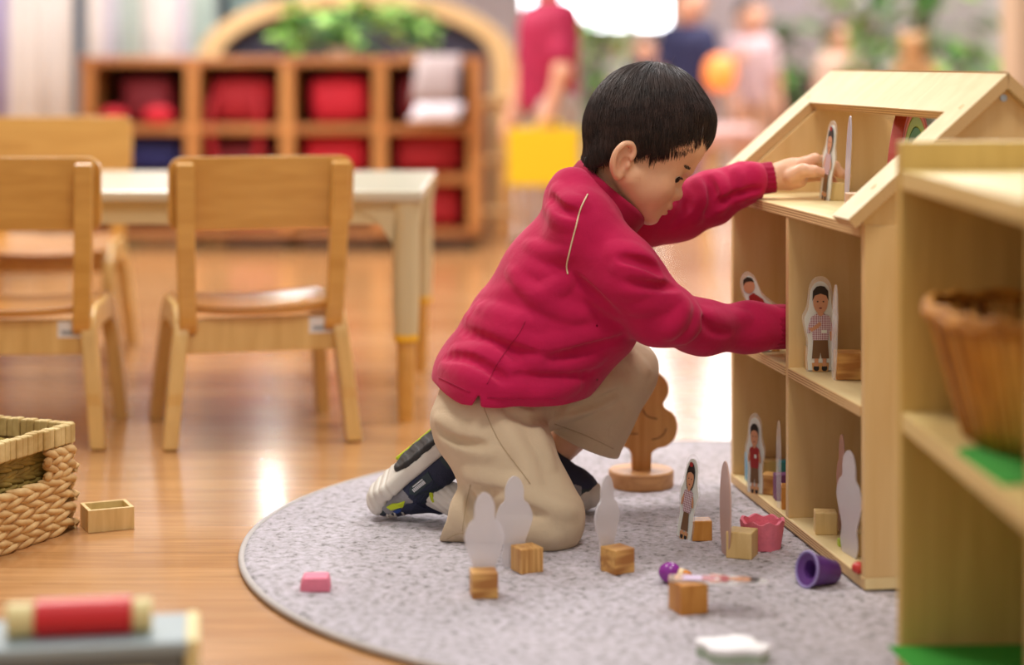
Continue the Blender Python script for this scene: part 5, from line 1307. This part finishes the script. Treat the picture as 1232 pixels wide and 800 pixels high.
for i in range(46):
    ph, th = RNG.uniform(0, 6.28), abs(RNG.normal(0, .35)); d = math.cos(th)*axis+math.sin(th)*(math.cos(ph)*e1+math.sin(ph)*e2)
    b0 = cen+d*.074; L = RNG.uniform(.010, .030); dr = d*.7+RNG.normal(0, .55, 3)+np.array([-.2, 0, .5]); dr /= np.linalg.norm(dr)
    m.tube([Vector(b0)-inv, Vector(b0+dr*L*.5+d*.003)-inv, Vector(b0+dr*L)-inv+Vector((RNG.normal(0, .003), 0, RNG.normal(0, .003)))], [.00022, .00018, .00008], 3)
for i in range(230):
    l = RNG.uniform(-.050, .050); a = .0010-.5*l*l/.055; b = .114+RNG.uniform(-.004, .006)
    p0 = HP(a-.001, l, b+.016); p2 = HP(a-.001-.004*RNG.random(), l+RNG.normal(0, .003), b-RNG.uniform(.002, .013))
    m.tube([Vector(p0)-inv, Vector((p0+p2)/2+HM@np.array([.0015, 0, 0]))-inv, Vector(p2)-inv], [.0007, .00055, .00015], 4)
for s in (-1, 1):
    for i in range(240):                                       # ragged edge from the ear up to the fringe
        f = RNG.random(); a = -.062+.044*f+RNG.normal(0, .003); b = .066+.052*f+RNG.normal(0, .002); lw = .066-.018*f
        p0 = HP(a-.008, s*(lw+.004), b+.014); q = HP(a+.004+.005*f, s*(lw+.001), b-RNG.uniform(.002, .012)); q = q-body.normal(q)*(float(body.val(q[None])[0])-.0008)
        m.tube([Vector(p0)-inv, Vector((p0+q)/2+HM@np.array([0, s*.0015, 0]))-inv, Vector(q)-inv], [.0007, .00055, .00012], 4)
    for i in range(120):                                       # hair tips down the nape
        f = RNG.random(); a = -.100-.024*f; b = .044-.032*f; lw = .050-.030*f
        p0 = HP(a-.006, s*(lw+.006), b+.014); q = HP(a-.001+RNG.normal(0, .002), s*lw, b-RNG.uniform(.000, .012)); q = q-body.normal(q)*(float(body.val(q[None])[0])-.0010)
        m.tube([Vector(p0)-inv, Vector((p0+q)/2)-inv, Vector(q)-inv], [.0007, .00055, .00012], 4)
m.build('loose_hairs', HAIRM, hair, smooth='all')

# ---- crimson polo top
def cloth_mat(name, rgb, var=.07, sheen=.15, bs=900):
    m, nt, b = newmat(name); c = lin(rgb); tc = N(nt, 'ShaderNodeTexCoord'); nz = N(nt, 'ShaderNodeTexNoise', Scale=22.0, Detail=5.0); nt.links.new(tc.outputs['Object'], nz.inputs['Vector'])
    r = ramp(nt, [(.3, shade(c, 1-var)), (.7, shade(c, 1+var))]); nt.links.new(nz.outputs[0], r.inputs[0]); nt.links.new(r.outputs[0], b.inputs['Base Color'])
    b.inputs['Roughness'].default_value = .85; b.inputs['Sheen Weight'].default_value = sheen; b.inputs['Sheen Tint'].default_value = (1, .75, .8, 1); b.inputs['Specular IOR Level'].default_value = .2
    n2 = N(nt, 'ShaderNodeTexNoise', Scale=bs, Detail=2.0); n3 = N(nt, 'ShaderNodeTexNoise', Scale=38.0, Detail=3.0, Distortion=.8)
    for n in (n2, n3): nt.links.new(tc.outputs['Object'], n.inputs['Vector'])
    mx = N(nt, 'ShaderNodeMath', operation='MULTIPLY_ADD'); mx.inputs[1].default_value = 5.0; nt.links.new(n3.outputs[0], mx.inputs[0]); nt.links.new(n2.outputs[0], mx.inputs[2])
    bp = N(nt, 'ShaderNodeBump', Strength=.35, Distance=.0008); nt.links.new(mx.outputs[0], bp.inputs['Height']); nt.links.new(bp.outputs[0], b.inputs['Normal'])
    return m
CRIM = cloth_mat('crimson_jersey', (186, 22, 76)); CRIMD = cloth_mat('crimson_rib', (160, 14, 60), bs=1400)
KHAKI = cloth_mat('khaki_twill', (208, 188, 158), .04, .08)
top = Sdf()
top.chain([J(588, 452, 2.665, 59), J(626, 398, 2.665, 60), J(662, 332, 2.665, 55), J(692, 272, 2.665, 44)], k=.03, sy=.66)
top.cone(J(640, 440, 2.655, 50)[0], J(705, 375, 2.655, 55)[0], J(0, 0, 2.66, 50)[1], J(0, 0, 2.66, 55)[1], k=.04, sy=.66)
top.cone(J(586, 462, 2.655, 63)[0], J(655, 462, 2.655, 50)[0], J(0, 0, 2.66, 63)[1], J(0, 0, 2.66, 50)[1], k=.03, sy=.55)
top.cone(J(690, 430, 2.66, 44)[0], J(722, 395, 2.66, 46)[0], J(0, 0, 2.66, 42)[1], J(0, 0, 2.66, 44)[1], k=.03, sy=.66)
top.cone(J(698, 262, 2.595, 40)[0], J(745, 262, 2.735, 40)[0], J(0, 0, 2.6, 37)[1], J(0, 0, 2.73, 34)[1], k=.03)
top.cone(J(690, 232, 2.64, 30)[0], J(700, 232, 2.70, 30)[0], J(0, 0, 2.64, 31)[1], J(0, 0, 2.70, 31)[1], k=.03)
SLE = [J(712, 290, 2.595, 46), J(752, 332, 2.570, 42), J(794, 377, 2.58, 36.5), J(842, 394, 2.625, 30), J(900, 394, 2.672, 27), J(945, 393, 2.697, 26)]
top.chain(SLE, k=.022)
SL2 = [J(765, 268, 2.735, 34), J(815, 256, 2.775, 32), J(856, 238, 2.788, 30), J(895, 220, 2.79, 22.5), J(932, 213, 2.79, 18)]
top.chain(SL2, k=.02)
# hem, slit
top.plane(J(600, 488, 2.55, 0)[0], (-.03, 0, -1)); top.plane(np.array(U(545, 476, 2.59)), (-.43, 0, -.9))
top.cone(J(577, 471, 2.54, 0)[0], J(572, 496, 2.54, 0)[0], .0004, .0068, k=.002, sy=.08, sub=True)
# neck opening
NK = J(730, 236, 2.665, 0)[0]; NAX = np.array([.62, 0, .78]); NAX /= np.linalg.norm(NAX)
top.cone(NK+NAX*.0, NK+NAX*.12, .046, .060, k=.006, sub=True)
# cuff ends
top.plane(J(946, 393, 2.698, 0)[0], (1, .25, 0)); 
cA = J(932, 213, 2.79, 0)[0]; cd2 = J(932, 213, 2.79, 0)[0]-J(895, 220, 2.79, 0)[0]; cd2 /= np.linalg.norm(cd2)
nops = len(top.ops)
def cuffcut(S): S.plane(cA, cd2)
base = Sdf(); base.ops = list(top.ops)
cut2 = ('p2',)
def folds(S, ref, lst):
    """soft ridges (r > 0) and creases (r < 0) drawn over the near side of the cloth along pixel paths"""
    for pts, r, off in lst:
        P = []
        for q in smoothpath([(x, y, 0) for x, y in pts], 4):
            h = ref.hit(q[0], q[1])
            if h is not None: P.append(h)
        n = len(P)
        if n < 3: continue
        for i in range(n-1):
            f = math.sin(math.pi*(i+.5)/(n-1)); rr = (r*2.2 if r > 0 else -r*.9)*(.25+.75*f)*2.6/FPX; off = -(r*2.2+1.2)*(.25+.75*f)-2.0*(1-f) if r > 0 else 1.6+3.0*(1-f)
            nm = ref.normal(P[i]); a = P[i]+nm*(off*2.6/FPX); b = P[i+1]+nm*(off*2.6/FPX)
            S.cone(a, b, rr, rr, k=.013 if r > 0 else .010, sub=r < 0)
top_f = [  # elbow and upper arm
 ([(735, 300), (762, 306), (786, 318)], 6, -3), ([(742, 322), (772, 328), (798, 342)], 5, -2), ([(752, 350), (785, 352), (812, 352)], 5, -2),
 ([(766, 372), (790, 366), (818, 358)], 5, -2), ([(838, 374), (836, 390), (824, 408)], 5, -2), ([(850, 378), (872, 384), (900, 382)], 4, -2), ([(826, 366), (820, 384), (806, 402)], 4.5, -2),
 ([(748, 312), (775, 318), (792, 328)], -4, 2), ([(756, 340), (790, 344), (812, 346)], -3.5, 2), ([(842, 384), (856, 396), (876, 402)], -3, 2),
 # armpit and side folds
 ([(690, 335), (712, 352), (742, 378)], -7, 1), ([(682, 338), (664, 350), (640, 358)], 4, -2),
 ([(560, 382), (590, 392), (640, 410), (690, 415)], 6, -2), ([(556, 398), (590, 412), (640, 428), (700, 426)], -4.5, 2), ([(566, 366), (600, 378), (650, 392)], 4, -2),
 ([(545, 420), (580, 424), (616, 444)], 5, -2), ([(532, 440), (560, 446), (600, 468)], 4.5, -2), ([(536, 430), (568, 434), (606, 456)], -3.5, 2),
 ([(640, 436), (680, 440), (722, 432)], 6, -2), ([(620, 452), (664, 458), (710, 450)], -4.5, 2), ([(606, 470), (650, 472), (694, 464)], 5, -2),
 ([(655, 420), (700, 408), (742, 396)], 5, -2), ([(660, 432), (704, 420), (744, 408)], -4, 2),
 # back of the shoulder
 ([(668, 226), (676, 240), (700, 246)], 4, -2), ([(656, 250), (672, 262), (688, 268)], 4, -2), ([(634, 292), (660, 304), (682, 306)], 3, -2), ([(612, 326), (640, 352), (672, 372), (704, 380)], 4, -2), ([(664, 238), (676, 252), (694, 258)], -3, 2),
 
 # far sleeve
 ([(838, 216), (846, 236), (838, 262)], 4.5, -2), ([(862, 210), (870, 228), (866, 250)], 4.5, -2), ([(886, 204), (893, 220), (890, 238)], 4, -2), ([(906, 200), (911, 214), (908, 230)], 4, -2),
 ([(850, 214), (858, 232), (852, 256)], -3.5, 2), ([(850, 256), (880, 236), (912, 226)], -3, 2), ([(820, 226), (826, 246), (812, 268)], -3.5, 2)]
folds(top, base, top_f)
cuffcut(top)
def cl_noise(amp):
    def f(P):
        return amp*(np.sin(P[:, 0]*70+P[:, 2]*55+4*np.sin(P[:, 2]*33+P[:, 1]*20))*.5+np.sin(P[:, 0]*45-P[:, 2]*95+3*np.sin(P[:, 0]*28))*.5)
    return f
top.post = cl_noise(.0010)
V, F = top.mesh(.0020); shirt = sdf_object('polo_top', V-np.array(ORG), F, CRIM, child)
# cuffs and collar
for A, B, ra in ((J(918, 394, 2.683, 26.5), J(945, 393, 2.697, 26), 27.5), (J(909, 216.5, 2.79, 19), J(931, 213, 2.79, 17.5), 19)):
    q = Sdf(); a, b = A[0], B[0]; d = (b-a)/np.linalg.norm(b-a)
    q.cone(a-d*.004, b+d*.02, A[1]*1.03, B[1]*1.03, k=.003); q.plane(b+d*.001, d, k=.003); q.plane(a, -d, k=.003)
    q.cone(b-d*.004, b+d*.03, B[1]*.72, B[1]*.76, k=.003, sub=True)
    q.post = lambda P: .0004*np.sin(P[:, 2]*900)
    V, F = q.mesh(.0014); sdf_object('cuff', V-np.array(ORG), F, CRIMD, shirt)
q = Sdf(); cl_c = J(731, 237, 2.665, 0)[0]; cax = np.array([.66, 0, .75]); cax /= np.linalg.norm(cax)
q.torus(cl_c, cax, .0555, .0032, h=.011, k=0)
q.torus(cl_c+cax*.0, cax, .0580, .0028, h=.009, k=.004)
q.post = lambda P: .0008*np.sin(P[:, 0]*60+P[:, 1]*70)
V, F = q.mesh(.0014); sdf_object('collar', V-np.array(ORG), F, CRIMD, shirt)
def onsurf(S, pts, rad, name, mat, parent, n=6, lift=.0004, seg=6, flat=1.0):
    P = [S.hit(x, y) for x, y, _ in smoothpath([(x, y, 0) for x, y in pts], n)]; P = [Vector(p-np.array(ORG)+S.normal(p)*lift) for p in P if p is not None]
    if len(P) > 2: mm = MB(); mm.tube(P, rad, seg, flat=flat); return mm.build(name, mat, parent, smooth='all')
onsurf(top, [(707, 234), (699, 250), (693, 272), (686, 300), (682, 318), (683, 330)], .0011, 'piping', plain('cream_piping', (226, 206, 170), .7), shirt)
seam = cloth_mat('crimson_stitching', (166, 16, 66))
onsurf(top, [(528, 454), (545, 462), (566, 472)], .0005, 'hem_stitch', seam, shirt); onsurf(top, [(586, 478), (620, 480), (668, 479)], .0005, 'hem_stitch', seam, shirt)
onsurf(top, [(632, 386), (625, 400), (612, 418), (598, 438), (586, 462)], .0006, 'side_seam', seam, shirt)

# ---- khaki trousers
tr = Sdf()
def obox(S, c, n, half, up=(0, 1, 0), sub=True, k=.003):
    n = np.array(n, float); n /= np.linalg.norm(n); u = np.array(up, float); u -= n*(u@n); u /= np.linalg.norm(u)
    S.box(np.array(c)+n*half[0], np.array(half), np.stack([n, u, np.cross(n, u)], 1), r=.002, k=k, sub=sub)
tr.chain([J(656, 625, 2.56, 40), J(610, 622, 2.585, 37), J(543, 616, 2.60, 40)], k=.0)
obox(tr, U(543, 616, 2.60), (-.94, .10, .34), (.05, .09, .09))
tr.cone(J(562, 618, 2.60, 0)[0], J(510, 606, 2.61, 0)[0], .034, .040, k=.003, sub=True)
fl = Sdf()
tr.chain([J(750, 447, 2.75, 38.5), J(722, 500, 2.755, 42), J(692, 556, 2.76, 45)], k=.0)
obox(tr, U(702, 533, 2.76), (-.38, 0, -.92), (.05, .09, .09))
tr.cone(J(714, 508, 2.758, 0)[0], J(690, 566, 2.76, 0)[0], .037, .044, k=.003, sub=True)
tr.chain([J(594, 470, 2.665, 60), J(604, 486, 2.665, 60)], k=.03, sy=.70)
tr.chain([J(590, 478, 2.635, 58), J(587, 506, 2.620, 66), J(606, 548, 2.595, 59), J(655, 622, 2.56, 49)], k=.014)
tr.chain([J(645, 470, 2.715, 52), J(700, 452, 2.735, 43), J(750, 446, 2.75, 39)], k=.02)
base2 = Sdf(); base2.ops = list(tr.ops)
tr_f = [([(600, 500), (622, 535), (640, 575), (648, 610)], 4, -2), ([(560, 572), (580, 580), (604, 585), (628, 580)], 6, -2), ([(566, 582), (590, 592), (620, 596)], -5, 1), ([(600, 600), (625, 598), (655, 606), (690, 616)], 5, -2), ([(598, 612), (626, 614), (656, 622)], -4, 2),
 ([(600, 624), (630, 640), (668, 650)], 5, -2), ([(560, 592), (556, 614), (562, 640)], 5, -2), ([(578, 594), (580, 620), (586, 646)], 4, -2), ([(568, 596), (568, 620), (574, 644)], -3.5, 2),
 ([(526, 505), (548, 520), (580, 528)], 4, -2), ([(530, 528), (556, 540), (590, 545)], 4, -2), ([(528, 516), (552, 530), (584, 536)], -3, 2), ([(640, 500), (652, 530), (664, 560)], 4, -2), ([(612, 496), (640, 506), (664, 500)], -5, 2),
 ([(690, 484), (722, 472), (748, 458)], 5, -2), ([(676, 500), (706, 492), (736, 480)], 4.5, -2), ([(684, 494), (714, 484), (744, 470)], -4, 2), ([(690, 512), (720, 506), (745, 492)], 4, -2), ([(740, 424), (760, 432), (776, 446)], 3.5, -2), ([(670, 500), (684, 478), (716, 460)], -4, 2)]
folds(tr, base2, tr_f)
tr.post = cl_noise(.0008)
V, F = tr.mesh(.0020); V[:, 2] = np.maximum(V[:, 2], RUGT+.0005); trs = sdf_object('trousers', V-np.array(ORG), F, KHAKI, child)
ks = cloth_mat('khaki_stitching', (186, 164, 132), .03)
onsurf(tr, [(582, 490), (590, 510), (604, 536), (622, 560), (638, 582)], .0005, 'side_seam', ks, trs)
onsurf(tr, [(538, 648), (552, 642), (566, 642)], .0005, 'hem_stitch', ks, trs)
onsurf(tr, [(667, 510), (700, 522), (738, 540)], .0005, 'hem_stitch', ks, trs)
onsurf(tr, [(566, 583), (560, 610), (556, 640)], .0004, 'hem_stitch', ks, trs)
# ---- socks
SOCK = cloth_mat('white_ribbed_sock', (226, 222, 214), .04)
for pts in ([J(572, 608, 2.645, 17.5), J(545, 601, 2.672, 18), J(520, 592, 2.684, 17.5)], [J(672, 538, 2.768, 19), J(640, 568, 2.772, 18), J(618, 594, 2.77, 18)]):
    q = Sdf(); q.chain(pts, k=.01); d = pts[0][0]-pts[1][0]; d /= np.linalg.norm(d)
    q.post = lambda P: .0006*np.sin(P[:, 2]*700+P[:, 0]*500)
    V, F = q.mesh(.0016); V[:, 2] = np.maximum(V[:, 2], RUGT+.001); sdf_object('sock', V-np.array(ORG), F, SOCK, child)
# ---- shoes
NAVY = plain('navy_knit', (34, 40, 66), .7, .12, 60, .4, 500); GREYM = plain('grey_mesh', (140, 138, 142), .75, .08, 300, .4, 700); SOLE = plain('off_white_rubber', (206, 200, 190), .55, .05, 30); TREAD = plain('black_tread', (36, 34, 34), .7, .2, 60); NEON = plain('neon_yellow', (190, 208, 30), .5, .04)
BLUEP = plain('cobalt_patch', (40, 74, 150), .5); SILV = plain('silver_print', (206, 208, 212), .4); DGREEN = plain('dark_teal_overlay', (30, 48, 54), .5, .06, 40)
def shoe(M, name_mats=True, detail=True):
    """M: 3x4 frame. local x heel(-) to toe(+), y outward side, z up from the sole's ground face; length about .165"""
    o, X, Y_, Z = M
    def L(x, y, z): return o+X*x+Y_*y+Z*z
    Rm = np.stack([X, Y_, Z], 1)
    root = bpy.data.objects.new('shoe', None); COL.objects.link(root); root.parent = child; root.empty_display_size = .03
    inv3 = np.array(ORG)
    s = Sdf()                                                # midsole
    s.cone(L(-.058, 0, .019), L(.0, 0, .019), .029, .028, k=0); s.cone(L(0, 0, .019), L(.052, .0, .020), .028, .033, k=.01); s.cone(L(.052, 0, .020), L(.066, -.004, .024), .032, .028, k=.01)
    s.plane(L(0, 0, .024), Z, k=.006); s.plane(L(0, 0, .004), -Z, k=.006)
    s.ell(L(.080, -.003, .026), np.array([.022, .028, .017]), Rm, k=.012)      # toe bumper
    s.ell(L(-.072, 0, .024), np.array([.018, .027, .018]), Rm, k=.012)
    s.post = lambda P: .0010*np.clip(np.sin(((P-o)@Rm)[:, 0]*520), -.3, 1)*(((P-o)@Rm)[:, 0] > .045)
    V, F = s.mesh(.0016); V[:, 2] = np.maximum(V[:, 2], RUGT+.0006); sole = sdf_object('midsole', V-inv3, F, SOLE, root)
    t = Sdf(); t.cone(L(-.060, 0, .010), L(.0, 0, .010), .0265, .025, k=0); t.cone(L(0, 0, .010), L(.012, 0, .010), .025, .024, k=.01); t.plane(L(0, 0, .007), Z, k=.003); t.plane(L(0, 0, -.001), -Z, k=.003)
    t.post = lambda P: .0007*np.sign(np.sin(((P-o)@Rm)[:, 0]*330+2*np.sin(((P-o)@Rm)[:, 1]*90)))*.5
    V, F = t.mesh(.0016); V[:, 2] = np.maximum(V[:, 2], RUGT+.0006); sdf_object('tread', V-inv3, F, TREAD, sole)
    m = MB(); m.tube([Vector(L(p[0], -p[1], .0020)-inv3) for p in smoothpath([(-.070, .022, 0), (-.05, .0275, 0), (-.02, .028, 0), (.01, .0265, 0), (.035, .0285, 0)], 4)], .0026, 6)
    m.build('neon_edge', NEON, sole, smooth='all')
    u = Sdf()                                                # upper
    u.cone(L(-.054, 0, .036), L(.0, 0, .040), .027, .029, k=0); u.cone(L(0, 0, .040), L(.036, -.001, .041), .029, .030, k=.012); u.cone(L(.036, -.001, .041), L(.058, -.002, .036), .030, .027, k=.012); u.ell(L(.070, -.002, .032), np.array([.026, .029, .020]), Rm, k=.012)
    u.cone(L(-.060, 0, .038), L(-.062, 0, .052), .020, .016, k=.012); u.cone(L(.040, 0, .060), L(.026, 0, .083), .0135, .0115, k=.012)
    u.cone(L(.010, 0, .060), L(-.075, 0, .130), .0190, .028, k=.004, sub=True)
    u.plane(L(0, 0, .020), -Z, k=.003)
    upper = u
    V, F = u.mesh(.0015); V[:, 2] = np.maximum(V[:, 2], RUGT+.0006)
    up = sdf_object('upper', V-inv3, F, [NAVY, GREYM, DGREEN, SOLE, BLUEP], root)
    lc = (V-o)@Rm; fc = lc[F].mean(1); mi = np.zeros(len(F), np.int32)
    x, y, z = fc[:, 0], np.abs(fc[:, 1]), fc[:, 2]
    mi[(x > .036) & (x < .078) & (z < .046-.25*np.maximum(0, x-.055))] = 1
    mi[(x > .078) & (z < .036)] = 2; mi[(x < -.030) & (z > .024) & (z < .044)] = 2
    if detail: mi[(x > .074) & (z > .040)] = 3
    up.data.polygons.foreach_set('material_index', mi)
    def proj(px, pz, side=1, lift=.0008):
        p = L(px, side*.06, pz); d = -Y_*side; tt = 0
        for _ in range(60):
            v_ = float(upper.val((p+d*tt)[None])[0])
            if v_ < 2e-4: break
            tt += v_*.8
            if tt > .09: break
        return p+d*tt+Y_*side*lift
    def patch(name, poly, mat, th=.0012):
        m = MB(); bm = m.bm; P = [proj(a, b) for a, b in poly]; top_ = [bm.verts.new(Vector(p-inv3+Y_*th)) for p in P]; bot_ = [bm.verts.new(Vector(p-inv3-Y_*.001)) for p in P]
        c_ = proj(sum(a for a, b in poly)/len(poly), sum(b for a, b in poly)/len(poly)); cv = bm.verts.new(Vector(c_-inv3+Y_*th)); n = len(poly)
        for i in range(n): bm.faces.new((cv, top_[i], top_[(i+1) % n])); bm.faces.new((bot_[i], bot_[(i+1) % n], top_[(i+1) % n], top_[i]))
        return m.build(name, mat, up)
    if detail:
        patch('neon_logo', [(0.0440, 0.0380), (0.0520, 0.0430), (0.0680, 0.0360), (0.0700, 0.0290), (0.0610, 0.0300), (0.0540, 0.0350)], NEON)
        patch('cobalt_tab', [(0.0560, 0.0470), (0.0660, 0.0460), (0.0680, 0.0400), (0.0580, 0.0410)], BLUEP)
        patch('overlay', [(-0.0080, 0.0270), (0.0260, 0.0280), (0.0320, 0.0340), (0.0260, 0.0400), (-0.0060, 0.0390)], DGREEN)
        for i in range(9): patch('silver_letters', [(.004+i*.0024, .0315), (.0055+i*.0024, .0315), (.0055+i*.0024, .0362), (.004+i*.0024, .0362)], SILV, .0022)
        patch('silver_letters', [(0.0040, 0.0290), (0.0220, 0.0290), (0.0220, 0.0302), (0.0040, 0.0302)], SILV, .0020)
        patch('strap', [(0.0340, 0.0660), (0.0560, 0.0620), (0.0600, 0.0460), (0.0460, 0.0420), (0.0340, 0.0500)], NAVY, .0022)
        for i in range(3): 
            m = MB(); m.tube([Vector(proj(.058+i*.010+dx, zz-.004)-inv3) for dx, zz in ((0, .0505-i*.004), (.004, .056-i*.004), (.006, .060-i*.005))], .0016, 6); m.build('lace', SOLE, up, smooth='all')
        for i in range(5):
            m = MB(); m.tube([Vector(proj(x_, .044+.0035*i+.002*math.sin(x_*180+i), lift=.0003)-inv3) for x_ in [-.006+.0045*k for k in range(9)]], .0005, 4); m.build('stitch_line', DGREEN, up, smooth='all')
    m = MB(); cl = [Vector(L(.014+.0250*math.cos(a)*.40, .0285*math.sin(a), .0600+.0250*math.cos(a)*.90)-inv3) for a in [2*math.pi*k/40 for k in range(40)]]
    m.tube(cl, .0030, 8, closed=True); m.build('neon_collar', NEON, up, smooth='all')
    return root
def unit(v): v = np.array(v, float); return v/np.linalg.norm(v)
# near shoe: toes on the rug, heel raised, sole facing up and back
heel = np.array(U(532, 520, 2.665)); toe = np.array(U(438, 597, 2.695))
X = unit(toe-heel); Zs = np.array([.60, .16, -.80]); Zs = unit(Zs-X*(Zs@X)); Ys = -np.cross(X, Zs)*-1
Ys = np.cross(Zs, X)
if Ys[1] > 0: Ys = -Ys
mid = np.array(U(496, 543, 2.680))
shoe((mid, X, Ys, Zs))
# far shoe: flat on the rug behind the near knee
fx = unit((.97, -.22, 0)); fz = np.array([0, 0, 1.0]); fy = np.cross(fz, fx); fy = -fy if fy[1] > 0 else fy
fo = np.array(U(637, 622, 2.752)); fo[2] = RUGT+.001
shoe((fo, fx, fy, fz), detail=False)
